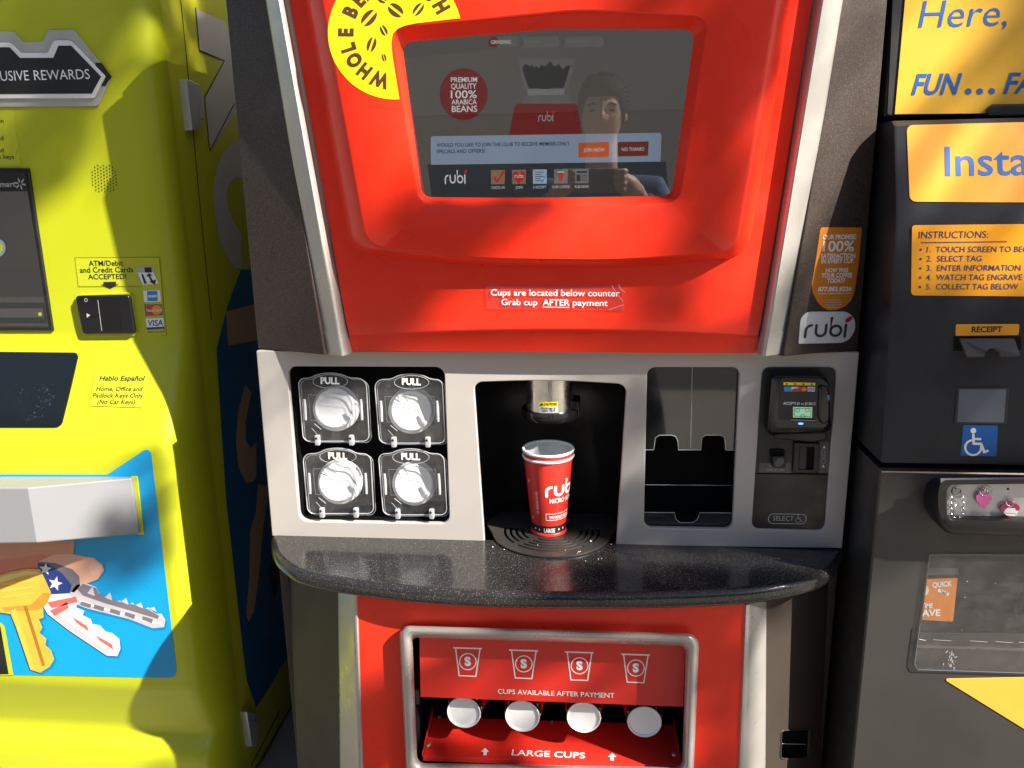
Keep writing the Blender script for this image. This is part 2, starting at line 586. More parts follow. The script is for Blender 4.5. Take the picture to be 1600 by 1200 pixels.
# coffee brand lettering: rounded strokes plus a leaf
def arc2(cx, cy, r, a0, a1, n=10):
    return [(cx + r * math.cos(math.radians(a0 + (a1 - a0) * i / n)), cy + r * math.sin(math.radians(a0 + (a1 - a0) * i / n))) for i in range(n + 1)]
LOGO = [
    [(0.10, 0.0), (0.10, 0.45)] + arc2(0.52, 0.48, 0.42, 172, 95, 7),
    [(0.82, 0.90), (0.82, 0.42)] + arc2(1.17, 0.42, 0.35, 190, 350, 10) + [(1.52, 0.42), (1.52, 0.90)],
    [(1.86, 1.42), (1.86, 0.46)] + arc2(2.24, 0.45, 0.38, 172, -172, 18),
    [(2.93, 0.0), (2.93, 0.90)],
]
LEAF = [(2.84, 1.06), (2.84, 1.26), (2.94, 1.42), (3.12, 1.52), (3.34, 1.56), (3.34, 1.38), (3.26, 1.22), (3.10, 1.10)]
def logo(pl, a, b, hpx, h=0.0006, wt=0.19, lim=None):
    """(letters, leaf) between baseline ends a, b; hpx is the height of a small letter"""
    A, B = pl.at(*a, h), pl.at(*b, h)
    e = (B - A) / 3.1
    up = pl.n.cross(B - A).normalized() * ((pl.at(a[0], a[1] - hpx, h) - A).length) / 0.95
    lv, lf = [], []
    for k, s in enumerate(LOGO):
        vs, fs = strip2(s, wt)
        o = len(lv)
        lv += [A + e * v.x + up * (v.y + 0.09) + pl.n * 0.00005 * k for v in vs]
        lf += [tuple(i + o for i in f) for f in fs]
    leaf = ([A + e * x + up * (y + 0.09) for x, y in LEAF], [tuple(range(len(LEAF)))])
    return (lv, lf), leaf
# ================================================================ surroundings
g = MB().add(([V((-150, -150, 0)), V((150, -150, 0)), V((150, 150, 0)), V((-150, 150, 0))], [(0, 1, 2, 3)]), 'asphalt').build('ground')
struct(g)
pv = MB().add(box(-14, 14, -4.2, 3.0, -0.2, 0.12, 0.01), 'concrete').build('pavement')
struct(pv)
ww = MB().add(box(-8, 8, 0.95, 1.15, 0.12, 4.2), 'stucco').build('wall')
struct(ww)

# ================================================================ coffee kiosk
KZ0 = 0.13
K = thing('coffee_kiosk', 'tall red, brown and silver coffee vending kiosk standing between the lime and the black machine', 'vending machine', (0, 0.3, KZ0))
FZ1 = ZB + 0.359
HT = 1.99                       # top of the modelled cabinet

# carcass behind the faces
mb = MB()
mb.add(box(-0.525, 0.525, 0.22, 0.80, KZ0, HT, 0.004), 'brown_side')
for sx in (-1, 1):
    mb.add(box(min(sx * 0.5245, sx * 0.506), max(sx * 0.5245, sx * 0.506), 0.0125, 0.2195, KZ0, FZ1 - 0.001, 0.002), 'brown_side')
    mb.add(box(min(sx * 0.5255, sx * 0.506), max(sx * 0.5255, sx * 0.506), 0.036, 0.2195, FZ1, HT, 0.002), 'brown_side')
mb.add(box(-0.505, 0.505, 0.013, 0.219, ZB - 0.06, ZB - 0.032), 'void')
mb.add(box(-0.505, 0.505, 0.021, 0.219, FZ1 - 0.012, FZ1 - 0.002), 'void')
mb.build('cabinet', K)

# ---- upper brown wings
WK = 0.40
WR = Pl((0.526, 0.010, 0), (WK, -1, 0))
WL = Pl((-0.526, 0.014, 0), (-WK, -1, 0))
def xline(px0, py0, px1, py1, y):
    return px0 + (px1 - px0) * (y - py0) / (py1 - py0)
TOPY = -110
def wing(pl, px0, px1, out, name):
    a = pl.at(px0, 0)
    b = pl.at(px1, 549)
    d = (a - b) / (a.z - b.z)
    zb = FZ1 + 0.0015
    lo = b + d * (zb - b.z)
    hi = b + d * (HT - b.z)
    o0 = V((out, pl.o.y, zb))
    o1 = V((out, pl.o.y, HT))
    ring = [o0, lo, hi, o1]
    r2 = [pl.uv(p) for p in ring]
    return MB().add(shape2(pl, [r2], 0.02, 0, 0.0025), 'brown').build(name, K)
wing(WL, 417, 506, -0.526, 'side_wing')
wr = wing(WR, 1315, 1225, 0.526, 'side_wing')

# ---- silver upright trims beside the red panel
def trim(rows, sideR, ymid, parent, name, yo, yi, bulge, zmax=9):
    """rows: (photo y, outer px, inner px); a rounded upright with its crown near the inner edge"""
    rings = []
    for y, po, pi_ in rows:
        A, B = P(po, y, yo), P(pi_, y, yi)
        r = []
        n = 20
        for i in range(n + 1):
            t = i / n
            q = A.lerp(B, t)
            k = (t / 0.80) ** 0.85 * 0.96 + 0.04 if 0 < t <= 0.80 else (max(0, 1 - ((t - 0.80) / 0.20) ** 2) ** 0.5 if t < 1 and t > 0 else 0)
            q = V((q.x, q.y - bulge * k, A.z + (B.z - A.z) * t))
            r.append(q)
        r.append(V((B.x, B.y + 0.03, B.z)))
        r.append(V((A.x, A.y + 0.03, A.z)))
        for q in r:
            q.z = min(q.z, zmax)
        rings.append(r)
    return MB().add(loft(rings, True, True, True), 'silver').build(name, parent, smooth=50)
ys = [-110, 100, 300, 440, 500, 517]
trim([(y, xline(415, 0, 504.5, 549, y), xline(451, 0, 549, 547, y)) for y in ys], False, 0, K, 'upright_trim', -0.026, -0.022, 0.026)
trim([(y, xline(1317, 0, 1228.5, 549, y), xline(1271, 0, 1182, 551, y)) for y in ys], True, 0, K, 'upright_trim', -0.026, -0.022, 0.026)

yc = [515.5, 530, 545, 551]
trim([(y, xline(415, 0, 504.5, 549, y) - 0.5, xline(451, 0, 549, 547, y) + 0.3) for y in yc], False, 0, K, 'trim_cap', -0.0265, -0.0225, 0.0275)
trim([(y, xline(1317, 0, 1228.5, 549, y) + 0.5, xline(1271, 0, 1182, 551, y) - 0.3) for y in yc], True, 0, K, 'trim_cap', -0.0265, -0.0225, 0.0275)

# ---- red front panel: bowed sheet with a turned-under lower edge
def panel_y(u):
    return -0.046 + 0.017 * abs(2 * u - 1) ** 2.6
rows = []
NU = 40
for y in (-110, 60, 200, 340, 460, 500):
    rows.append([P(xline(452, 0, 545.5, 530, y) * (1 - u) + xline(1270, 0, 1185, 530, y) * u, y, panel_y(u)) for u in [i / NU for i in range(NU + 1)]])
def foldy(u):
    return 526 - 11 * (1 - (2 * u - 1) ** 2)
for dy, yy in ((-3, 0), (0, 0.0012), (3, 0.004)):
    rows.append([P(545.8 * (1 - u) + 1184.8 * u, foldy(u) + dy, panel_y(u) + yy) for u in [i / NU for i in range(NU + 1)]])
r = []
for i in range(NU + 1):
    u = i / NU
    q = P(548.5 * (1 - u) + 1182 * u, 548 + 4.5 * u, -0.027 + 0.005 * abs(2 * u - 1) ** 2)
    q.z = max(q.z, FZ1 + 0.002)
    r.append(q)
rows.append(r)
rows.append([V((q.x, 0.015, q.z + 0.001)) for q in r])
front = MB().add(loft(rows, False), 'red').build('front_panel', K, smooth=25)

# ---- raised red bulge that carries the screen
def sym(pts):
    return pts
n = 9
yt, yb, yl = -0.022, -0.076, -0.0545
outer_top = rounded([(481.5, -110), (860, -110), (1233, -110), (1151, 394), (970, 409), (740, 406), (571, 385)], [4, 30, 4, 26, 60, 60, 26], n)
base = rounded([(449, -110), (860, -110), (1262, -110), (1172, 404), (970, 427), (740, 424), (543, 398)], [4, 30, 4, 34, 60, 60, 34], n)
lip = rounded([(611, 44), (900, 17), (1106, 26), (1061, 317), (900, 322), (760, 322), (656, 319)], [22, 30, 22, 20, 30, 30, 20], n)
glas = rounded([(628, 66), (860, 45.5), (1086, 46.5), (1049.5, 306), (900, 308.5), (760, 309), (659.5, 308)], [17, 30, 17, 15, 30, 30, 15], n)
def ring(px, y, k=1.0, c=(860, 180)):
    return [P(c[0] + (x - c[0]) * k, c[1] + (yy - c[1]) * k, y) for x, yy in px]
R = [ring(base, yt), [a.lerp(b, 0.80) for a, b in zip(ring(base, yt), ring(outer_top, yb))]]
oo = ring(outer_top, yb)
oi = ring(outer_top, yb, 0.985)
R.append([V((p.x, yb + 0.006, p.z)) for p in oo])
R.append([p.lerp(q, 0.35) + V((0, 0.0015, 0)) for p, q in zip(oo, oi)])
R.append([V((q.x, yb, q.z)) for q in oi])
R.append([V((q.x, yb, q.z)) for q in ring(lip, yb, 1.02, (860, 175))])
R.append([q + V((0, 0.0012, 0)) for q in ring(lip, yb, 1.004, (860, 175))])
R.append([q + V((0, 0.006, 0)) for q in ring(lip, yb, 0.992, (860, 175))])
R.append(ring(glas, yl, 1.0))
R.append(ring(glas, -0.0465, 1.0))
MB().add(loft(R), 'red').build('screen_surround', K, smooth=28)

# ---- screen
SP = PY(-0.0495)
def smat(n, c, k=1.0):
    return screen_mat(n, c, k)
SM = {
    'bg': smat('screen_grey', (0.072, 0.067, 0.060)), 'bar': smat('screen_slate', (0.022, 0.027, 0.030)),
    'msg': smat('screen_pale_blue', (0.17, 0.22, 0.29)), 'or': smat('screen_orange', (0.36, 0.065, 0.016)),
    'mar': smat('screen_maroon', (0.105, 0.022, 0.018)), 'dred': smat('screen_dark_red', (0.115, 0.012, 0.011)),
    'wh': smat('screen_white', (0.46, 0.46, 0.46)), 'ink': smat('screen_ink', (0.006, 0.008, 0.012)),
    'bean': smat('screen_bean', (0.020, 0.020, 0.019)), 'lg': smat('screen_light_grey', (0.13, 0.13, 0.13)),
    'lg2': smat('screen_mid_grey', (0.085, 0.083, 0.080)), 'step': smat('screen_step', (0.095, 0.090, 0.084)),
    'tan': smat('screen_tan', (0.19, 0.12, 0.07)), 'icr': smat('screen_icon_red', (0.33, 0.022, 0.018)),
    'icb': smat('screen_icon_blue', (0.25, 0.33, 0.41)), 'faint': smat('screen_faint', (0.20, 0.195, 0.19)),
}
scr = MB().add(flat(SP, [(615, 30), (1100, 30), (1066, 325), (646, 325)], 0.004, 0), SM['bg']).build('screen', K)
def onscr(name, items, parent=scr):
    mb = MB()
    for raw, m in items:
        mb.add(raw, SM[m] if m in SM else m)
    return mb.build(name, parent, recalc=False, smooth=0)
H1, H2, H3, H4 = 0.0004, 0.0008, 0.0012, 0.0016
onscr('menu_bar', [(flat(SP, [(668, 256.5), (1040, 252.5), (1046, 318), (676, 318)], 0, H1), 'bar')])
onscr('message_box', [(flat(SP, rounded([(673, 213), (1033.5, 207.5), (1032, 252.5), (673.5, 257.5)], [4, 4, 1, 1], 4), 0, H2), 'msg'),
    (text(SP, 'WOULD YOU LIKE TO JOIN THE CLUB TO RECEIVE MEMBER-ONLY', (682.4, 229.5), (890, 227), 5.6, H3, bold=0.006), 'ink'),
    (text(SP, 'SPECIALS AND OFFERS?', (682.4, 239.5), (758, 238.4), 5.6, H3, bold=0.006), 'ink')])
onscr('screen_button', [(flat(SP, rounded([(904, 223), (952, 222), (951.5, 245), (904, 246)], 1.2, 3), 0, H3), 'or'),
    (text(SP, 'JOIN NOW', (912, 237.2), (944.5, 236.6), 5.6, H4), 'wh')])
onscr('screen_button', [(flat(SP, rounded([(965.5, 222), (1013.5, 221), (1012.5, 243.5), (965.5, 244.5)], 1.2, 3), 0, H3), 'mar'),
    (text(SP, 'NO THANKS', (971.5, 236.2), (1006.5, 235.4), 5.6, H4), 'wh')])
it = [(flat(SP, ell(724.5, 147, 37.5, 40.5, 48), 0, H1), 'dred')]
for s, y, hh, a, b in (('PREMIUM', 128.3, 7.4, 704.5, 745.5), ('QUALITY', 138.8, 8, 704.8, 744.5), ('100%', 153.6, 12, 704.5, 745), ('ARABICA', 163.2, 7.4, 705.5, 745), ('BEANS', 175, 9.4, 706, 745.5)):
    it.append((text(SP, s, (a, y), (b, y - 0.4), hh, H2, bold=0.012), 'wh'))
onscr('round_badge', it)
random.seed(3)
top = []
xs = [816 + 75 * i / 20 for i in range(21)]
hts = [107, 101, 100, 104, 102, 106, 103, 107, 101, 104, 102, 98, 96, 103, 104, 99, 104, 108, 105, 102, 103]
bpts = [(x, y) for x, y in zip(xs, hts)] + [(884, 128), (880, 138), (870, 137), (855, 139.5), (838, 138), (827, 138.5), (822, 126)]
onscr('hopper_picture', [(flat(SP, [(809, 92), (899, 91), (889, 140), (819, 140)], 0, H1), 'lg2'), (flat(SP, bpts, 0, H2), 'bean'),
    (flat(SP, [(823.5, 139.5), (882.5, 139), (881.5, 148.5), (824.5, 149)], 0, H2), 'lg'),
    (flat(SP, [(820, 149), (888, 148.5), (893, 162), (815, 162)], 0, H1), 'lg2'),
    (flat(SP, rounded([(805, 162), (901, 161.5), (909.5, 211), (795, 213)], [6, 6, 0, 0], 4), 0, H1), 'dred')])
a, b = logo(SP, (841, 190.5), (865, 189.8), 9.5, H2)
onscr('picture_logo', [(a, 'faint'), (b, 'icr')])
it = []
for k, (x0, x1) in enumerate(((767, 811), (815, 876), (880, 944))):
    it.append((flat(SP, [(x0, 58), (x1 - 4, 56.5), (x1, 65), (x1 - 4, 73.5), (x0, 75), (x0 + (4 if k else 0), 66)], 0, H1), 'step'))
it.append((flat(SP, ell(771, 66, 8.5), 0, H2), 'dred'))
it.append((text(SP, 'GRINDING', (767, 68.6), (798, 68), 5.6, H3, bold=0.01), 'wh'))
it.append((text(SP, 'BREWING', (820, 67.5), (844, 67), 4, H3), 'lg'))
it.append((text(SP, 'DISPENSING', (884, 66.8), (920, 66.3), 4, H3), 'lg'))
onscr('progress_bar', it)
a, b = logo(SP, (695, 288), (728.5, 287.3), 13, H2)
onscr('menu_logo', [(a, 'wh'), (b, 'icr')])
for k, (cx, s, w_) in enumerate(((778, 'CHECK-IN', 21), (811, 'JOIN', 11), (843.5, 'E-RECEIPT', 20), (876.5, 'OUR COFFEE', 27), (909, 'RUBI NEWS', 22))):
    yy = 276 - 0.012 * (cx - 840)
    it = [(flat(SP, [(cx - 11, yy - 11), (cx + 11, yy - 11.3), (cx + 10.6, yy + 11), (cx - 10.6, yy + 11.3)], 0, H2), ('tan', 'tan', 'icb', 'lg', 'lg')[k])]
    if k == 0:
        it.append((stroke(SP, [(cx - 5, yy + 1), (cx - 1, yy + 7), (cx + 9, yy - 9)], 3, h=H3), 'icr'))
    elif k == 1:
        it.append((flat(SP, [(cx, yy + 11), (cx - 10, yy), (cx - 9, yy - 7), (cx - 4, yy - 9), (cx, yy - 5), (cx + 4, yy - 9), (cx + 9, yy - 7), (cx + 10, yy)], 0, H3), 'icr'))
        a, b = logo(SP, (cx - 7, yy + 2), (cx + 7, yy + 1.8), 4.5, H4)
        it.append((a, 'wh'))
    elif k == 2:
        for j in range(5):
            it.append((stroke(SP, [(cx - 7, yy - 7 + j * 3.4), (cx + (2 if j % 2 else 6), yy - 7.1 + j * 3.4)], 1.0, h=H3), 'bar'))
        it.append((stroke(SP, [(cx + 1, yy + 5), (cx + 4, yy + 8), (cx + 8, yy)], 1.4, h=H4), 'cyan'))
    elif k == 3:
        it.append((flat(SP, [(cx - 4.5, yy - 6), (cx + 4.5, yy - 6), (cx + 3, yy + 7), (cx - 3, yy + 7)], 0, H3), 'icr'))
        it.append((flat(SP, [(cx - 5, yy - 7.5), (cx + 5, yy - 7.5), (cx + 5, yy - 5.8), (cx - 5, yy - 5.8)], 0, H4), 'wh'))
    else:
        it.append((flat(SP, [(cx - 8, yy - 8), (cx + 8, yy - 8), (cx + 8, yy - 5), (cx - 8, yy - 5)], 0, H3), 'bar'))
        it.append((flat(SP, [(cx - 8, yy - 2), (cx - 2, yy - 2), (cx - 2, yy + 8), (cx - 8, yy + 8)], 0, H3), 'bar'))
        for j in range(4):
            it.append((stroke(SP, [(cx, yy - 1 + j * 2.6), (cx + 8, yy - 1 + j * 2.6)], 0.8, h=H3), 'bar'))
    it.append((text(SP, s, (cx - w_ / 2, 294.6 - 0.012 * (cx - 840)), (cx + w_ / 2, 294.4 - 0.012 * (cx - 840)), 4.2, H3), 'wh'))
    onscr('menu_icon', it)
MB().add(([P(x, y, -0.0536) for x, y in ((612, 30), (1103, 30), (1068, 327), (644, 327))], [(0, 1, 2, 3)]), 'glass').build('screen_glass', scr, recalc=False, smooth=0)

# ---- stickers on the red parts
BP = PY(yb)
cx, cy, rr = 617, 51, 104.5
pts = []
for i in range(61):                                   # the outer rim, from the screen corner round the left to the top right
    a = math.radians(86 + (348 - 86) * i / 60)
    pts.append((cx + rr * math.cos(a), cy + rr * math.sin(a)))
pts += [(720.5, 28.5), (680, 33), (650, 36.5), (633, 40), (622, 44.5), (614, 53), (611.5, 66), (613, 86), (618.5, 120)]
mb = MB().add(flat(BP, pts, 0.0004, 0.0006), 'yellow')
def arctext(s, angs, rad, hpx):
    out = []
    for ch, a in zip(s, angs):
        a = math.radians(a)
        ux, uy = math.cos(a), math.sin(a)             # outward, in the photo (y down)
        tx, ty = -uy, ux                              # reading direction, clockwise
        c0 = (cx + ux * rad, cy + uy * rad)
        vs, fs = text2(ch, 0.055)
        x0, x1 = min(v.x for v in vs), max(v.x for v in vs)
        k = hpx / CAP
        kx = k * 0.80
        out.append(([BP.at(c0[0] + tx * (v.x - (x0 + x1) / 2) * kx + ux * v.y * k, c0[1] + ty * (v.x - (x0 + x1) / 2) * kx + uy * v.y * k, 0.0010) for v in vs], fs))
    return out
for raw in arctext('WHOLEBEAN', (108, 128.5, 146, 162.5, 180.5, 205.5, 222, 238, 255), 66, 21):
    mb.add(raw, 'beanbrown')
for raw in arctext('SH', (-46, -29.5), 73, 21):
    mb.add(raw, 'beanbrown')
for bx, by, L_, W_, ang in ((577, 28, 15, 9.5, -48), (618.5, 16, 13.5, 9, 38), (654, 14.5, 11.5, 6.5, -52), (600, 47.5, 9, 5, 62), (581, 69.5, 12, 7, -72), (600.5, 90, 6.5, 3.3, 72), (597, -1, 8, 5, 30), (640, -12, 11, 7, -20), (660, -25, 9, 6, 50)):
    a = math.radians(ang)
    e = ell(0, 0, L_, W_, 24)
    for sgn in (-1, 1):
        half = [(x, y) for x, y in e if y * sgn > 0.75]
        half = sorted(half, key=lambda q: q[0])
        mb.add(flat(BP, [(bx + x * math.cos(a) - y * math.sin(a), by + x * math.sin(a) + y * math.cos(a)) for x, y in half], 0, 0.0010), 'beanbrown')
mb.build('round_sticker', K, recalc=False, smooth=0)
NP = PY(-0.0468)
mb = MB().add(flat(NP, [(759, 445.5), (972, 443.5), (976, 452), (975.5, 485.5), (760, 482.5)], 0.0003, 0.0009), 'film')
mb.add(text(NP, 'Cups are located below counter', (767, 461.5), (968, 463), 9.4, 0.0013, bold=0.008), 'white')
mb.add(text(NP, 'Grab cup', (783.5, 476.5), (839.5, 477), 9.4, 0.0013, bold=0.008), 'white')
mb.add(text(NP, 'AFTER', (848, 477), (890, 477.4), 9.4, 0.0013, bold=0.012), 'white')
mb.add(stroke(NP, [(848, 479.6), (890, 480)], 1.0, h=0.0013, cap=False), 'white')
mb.add(text(NP, 'payment', (895, 477.5), (949.5, 478.2), 9.4, 0.0013, bold=0.008), 'white')
for q in ([(956, 446), (963, 458), (973, 470)], [(966, 444.5), (970, 452), (976, 456)], [(952, 484), (965, 479), (975, 476)]):
    mb.add(stroke(NP, q, 0.8, h=0.0014), 'clearedge')
mb.build('tape_notice', K, recalc=False, smooth=0)
# ---- stickers on the right wing
mb = MB().add(flat(WR, rounded([(1282, 355), (1346.5, 355.5), (1341, 415), (1334, 462), (1323, 478), (1299, 487), (1280, 478), (1267, 452), (1273, 415)], [4, 2, 10, 10, 10, 10, 10, 10, 20], 4), 0.0004, 0.0006), 'orange')
for s, y, a, b, hh, bo in (('OUR PROMISE:', 374, 1285.5, 1338, 7, .03), ('100%', 393, 1285, 1334, 16, .02), ('SATISFACTION', 403.5, 1282, 1336, 7, .03), ('IN EVERY CUP.', 411.5, 1283, 1334.5, 7, .03),
                           ('HOW WAS', 425.5, 1290, 1325, 6.5, .03), ('YOUR COFFEE', 434, 1283, 1331, 7, .03), ('TODAY?', 442, 1292, 1320, 6.5, .03), ('877.882.8226', 455, 1278, 1330, 6.5, .03)):
    mb.add(text(WR, s, (a, y), (b, y - 0.6), hh, 0.0010, bold=bo), 'white')
mb.add(text(WR, 'www.rubicoffee.com', (1277.5, 460), (1330, 459.3), 3, 0.0010), 'white')
for j, (a, b) in enumerate(((1292, 1312), (1289, 1315), (1289, 1315), (1293, 1311))):
    mb.add(stroke(WR, [(a, 468.5 + j * 3.8), (b, 468.3 + j * 3.8)], 0.9, h=0.0010, cap=False), 'labelprint')
mb.build('promise_sticker', K, recalc=False, smooth=0)
mb = MB().add(flat(WR, rounded([(1251, 487), (1327, 486.5), (1338, 505), (1331, 526), (1318, 535.5), (1247, 537)], [16, 18, 14, 14, 14, 2], 5), 0.0012, 0.0014, 0.0004), 'badge')
a, b = logo(WR, (1255.5, 529), (1323, 527.5), 19.5, 0.0018)
mb.add(a, 'logodark').add(b, 'logored')
mb.build('brand_badge', K, recalc=False, smooth=30)

# ---- fascia with its four openings
FP = PY(0.0)
fas = [(400, 548), (1343, 550), (1316, 857), (962.5, 852.5), (978.5, 608), (970, 600), (860, 593.5), (748, 597), (740.5, 605), (757, 846.5), (425, 838)]
fr = rounded(fas, [2, 2, 2, 1, 6, 12, 60, 12, 6, 1, 2], 5)
W1 = rounded([(448.5, 572.5), (694, 573.5), (702.5, 818.5), (468, 814.5)], 14, 6)
W3 = rounded([(1011.5, 574), (1156, 574), (1144, 827.5), (1006, 825)], 12, 6)
W4 = rounded([(1191.5, 574), (1307, 574), (1288.5, 829), (1174.5, 826.5)], 11, 6)
fascia = MB().add(flat(FP, fr, 0.012, 0.0, 0.0018, [W1, W3, W4]), 'beige').build('fascia', K, smooth=40)

def bay(win, depth, name, m='void', back=0.012, grow=0.004):
    q = [FP.at(*p) for p in win]
    x0, x1 = min(p.x for p in q) - grow, max(p.x for p in q) + grow
    z0, z1 = min(p.z for p in q) - grow, max(p.z for p in q) + grow
    y0, y1 = back + 0.0005, back + depth
    vs = [V(p) for p in ((x0, y0, z0), (x1, y0, z0), (x1, y0, z1), (x0, y0, z1), (x0, y1, z0), (x1, y1, z0), (x1, y1, z1), (x0, y1, z1))]
    fs = [(4, 5, 6, 7), (0, 1, 5, 4), (1, 2, 6, 5), (2, 3, 7, 6), (3, 0, 4, 7)]
    return MB().add((vs, fs), m).build(name, K, recalc=False, smooth=0), (x0, x1, z0, z1)

# ---- lid bay with four clear pull-down covers
lb, lbx = bay(W1, 0.10, 'lid_bay', 'void')
COVERS = [  # outline px, bump centre x, bump top y, lid centre, lid radius, hinge px
    ((466, 590.5, 576, 691.5), 515, 583, (524.5, 637.5), 35.0),
    ((585, 592.5, 695, 694.5), 642, 584.5, (643.5, 641), 36.0),
    ((473, 708.5, 583, 804.5), 527, 700.5, (530.5, 752.5), 34.0),
    ((591, 708.5, 697.5, 806.5), 641, 701.5, (647.5, 755), 34.0)]
LIDNAMES = ['white plastic cup lid behind the upper left clear PULL cover', 'white plastic cup lid behind the upper right clear PULL cover',
            'white plastic cup lid behind the lower left clear PULL cover', 'white plastic cup lid behind the lower right clear PULL cover']
CP = PY(0.004)
for k, ((x0, y0, x1, y1), bx, by, lc, lr) in enumerate(COVERS):
    # each moulded pocket frame behind the cover
    out = rounded([(x0, y0 + 1), (bx - 30, y0), (bx - 20, by + 2), (bx, by - 1), (bx + 20, by + 2), (bx + 30, y0), (x1 - 4, y0 + 1), (x1 + 1, y1 - 2), (x0 + 8, y1 - 2)], [16, 8, 10, 14, 10, 8, 16, 10, 10], 5)
    cv = MB()
    cv.add(flat(CP, out, 0.0025, 0.0, 0.0008), 'clear')
    rim = [CP.at(*p, 0.0004) for p in out]
    cv.add(tube(rim, 0.0009, 6, True), 'clearedge')
    rim2 = [CP.at(x + 3.5, y + 2, -0.010) for x, y in out]
    cv.add(loft([rim, rim2]), 'clear')
    cv.add(tube(rim2, 0.0005, 5, True), 'clearedge')
    cover = cv.build('lid_cover', K, smooth=40)
    # the raised oval with the word
    ov = MB()
    oy = by + 12
    ov.add(tube([CP.at(*p, 0.0008) for p in ell(bx + 1, oy + 1, 28.5 if k > 1 else 27, 10.5, 36)], 0.0005, 5, True), 'clearedge')
    ov.add(text(CP, 'PULL', (bx - 14, oy + 4.2), (bx + 15.5, oy + 5.2), 9.6, 0.0016, bold=0.045), 'white')
    ov.build('pull_tab', cover, recalc=False, smooth=0)
    # finger ribs and the faint inner frame
    rb = MB()
    yr = (y0 + y1) / 2
    for rx in (x0 + 10.5, x1 - 11.5):
        q = [CP.at(rx + dx, yr + dy, 0.003) for dx, dy in ((-0.7, -17), (0, -8), (0.6, 4), (1.2, 15))]
        rb.add(tube(q, [0.0022, 0.0026, 0.0026, 0.0022], 8), 'clearedge')
    fr_ = [CP.at(px, py, -0.004) for px, py in ((x0 + 16, yr - 24), (x1 - 17, yr - 24), (x1 - 15, yr + 16), (x0 + 20, yr + 16))]
    rb.add(tube(fr_, 0.00035, 4, True), 'clearedge')
    rb.add(tube([CP.at(x0 + 25, yr + 21, 0.0006), CP.at(x0 + 36, yr + 30, 0.0006)], 0.0006, 5), 'clearedge')
    rb.add(tube([CP.at(x0 + 21, yr + 28, 0.0006), CP.at(x0 + 29, yr + 37, 0.0006)], 0.0004, 5), 'clearedge')
    rb.build('finger_rib', cover, smooth=40)
    for hx in (x0 + 31, x0 + 84):
        hp = CP.at(hx, y1 - 5)
        hm = MB().add(box(hp.x - 0.0045, hp.x + 0.0045, hp.y - 0.007, hp.y + 0.002, hp.z - 0.010, hp.z + 0.009, 0.0018), 'clearedge')
        hm.add(lathe(hp + V((-0.0012, -0.0072, 0.0038)), [(0, 0.0012), (0.0021, 0.0011), (0.0025, 0)], (0, -1, 0), 12), 'ink')
        hm.build('cover_hinge', cover, smooth=40)
    # the stack of lids inside: a thing of its own
    c = P(lc[0], lc[1], 0.032)
    rad = lr * PY(0.032).scale(*lc)
    prof = [(0.0, 0.0085), (rad * 0.20, 0.0086), (rad * 0.68, 0.0090), (rad * 0.74, 0.0098), (rad * 0.77, 0.0108), (rad * 0.83, 0.0112), (rad * 0.87, 0.0095),
            (rad * 0.90, 0.0030), (rad * 0.96, 0.0000), (rad, -0.0015), (rad, -0.0055), (rad * 0.94, -0.007), (rad * 0.92, -0.012), (rad * 0.98, -0.013), (rad * 0.98, -0.017), (rad * 0.9, -0.020), (0, -0.020)]
    ld_ = MB().add(lathe(c, prof, (0.10 + 0.06 * (k % 2) - 0.05 * (k // 2), -1, 0.30 + (0.03, -0.05, 0.06, 0.0)[k]), 56), 'lid')
    # sip-spout ridge
    o = ld_.build('cup_lid', None, origin=c, smooth=30)
    tag(o, LIDNAMES[k], 'lid', 'cup lids behind the pull covers')

# ---- dispensing bay, nozzle, drip tray
q0, q1 = FP.at(741, 606), FP.at(978.5, 608)
xa, xb = q0.x - 0.012, q1.x + 0.012
zt = FP.at(860, 593).z + 0.012
mid, ra = (xa + xb) / 2, (xb - xa) / 2
arc = [V((mid - ra * math.cos(math.pi * i / 24), 0.0125 + 0.165 * math.sin(math.pi * i / 24) ** 0.7, 0)) for i in range(25)]
mb = MB().add(loft([[V((p.x, p.y, ZB - 0.03)) for p in arc], [V((p.x, p.y, zt)) for p in arc]], False), 'black')
mb.add(([V((p.x, p.y, zt)) for p in arc], [tuple(range(25))]), 'void')
bayo = mb.build('dispensing_bay', K, smooth=50)
# grip ring on the bay's left wall
NPL = PY(0.055)
nc = NPL.at(859.5, 640)
nr = 37 * NPL.scale(860, 640)
zb_ = NPL.at(860, 641).z
noz = MB()
noz.add(lathe((nc.x, nc.y, zb_), [(nr * 0.3, 0.001), (nr, 0.001), (nr, 0.003), (nr, 0.115)], (0, 0, 1), 48), 'steel')
nzo = noz.build('nozzle', K, smooth=40)
nz2 = MB()
nz2.add(lathe((nc.x + 0.001, nc.y + 0.006, zb_), [(0, -0.016), (nr * 0.9, -0.016), (nr * 1.16, -0.013), (nr * 1.24, -0.006), (nr * 1.24, 0.004), (nr * 1.12, 0.0065), (nr * 0.5, 0.0065)], (0, 0, 1), 48), 'blackgloss')
nz2.add(box(nc.x + nr * 0.55, nc.x + nr * 1.26, nc.y - 0.012, nc.y + 0.04, zb_ - 0.012, zb_ + 0.02, 0.004), 'black')
nz2.build('nozzle_collar', nzo, smooth=40)
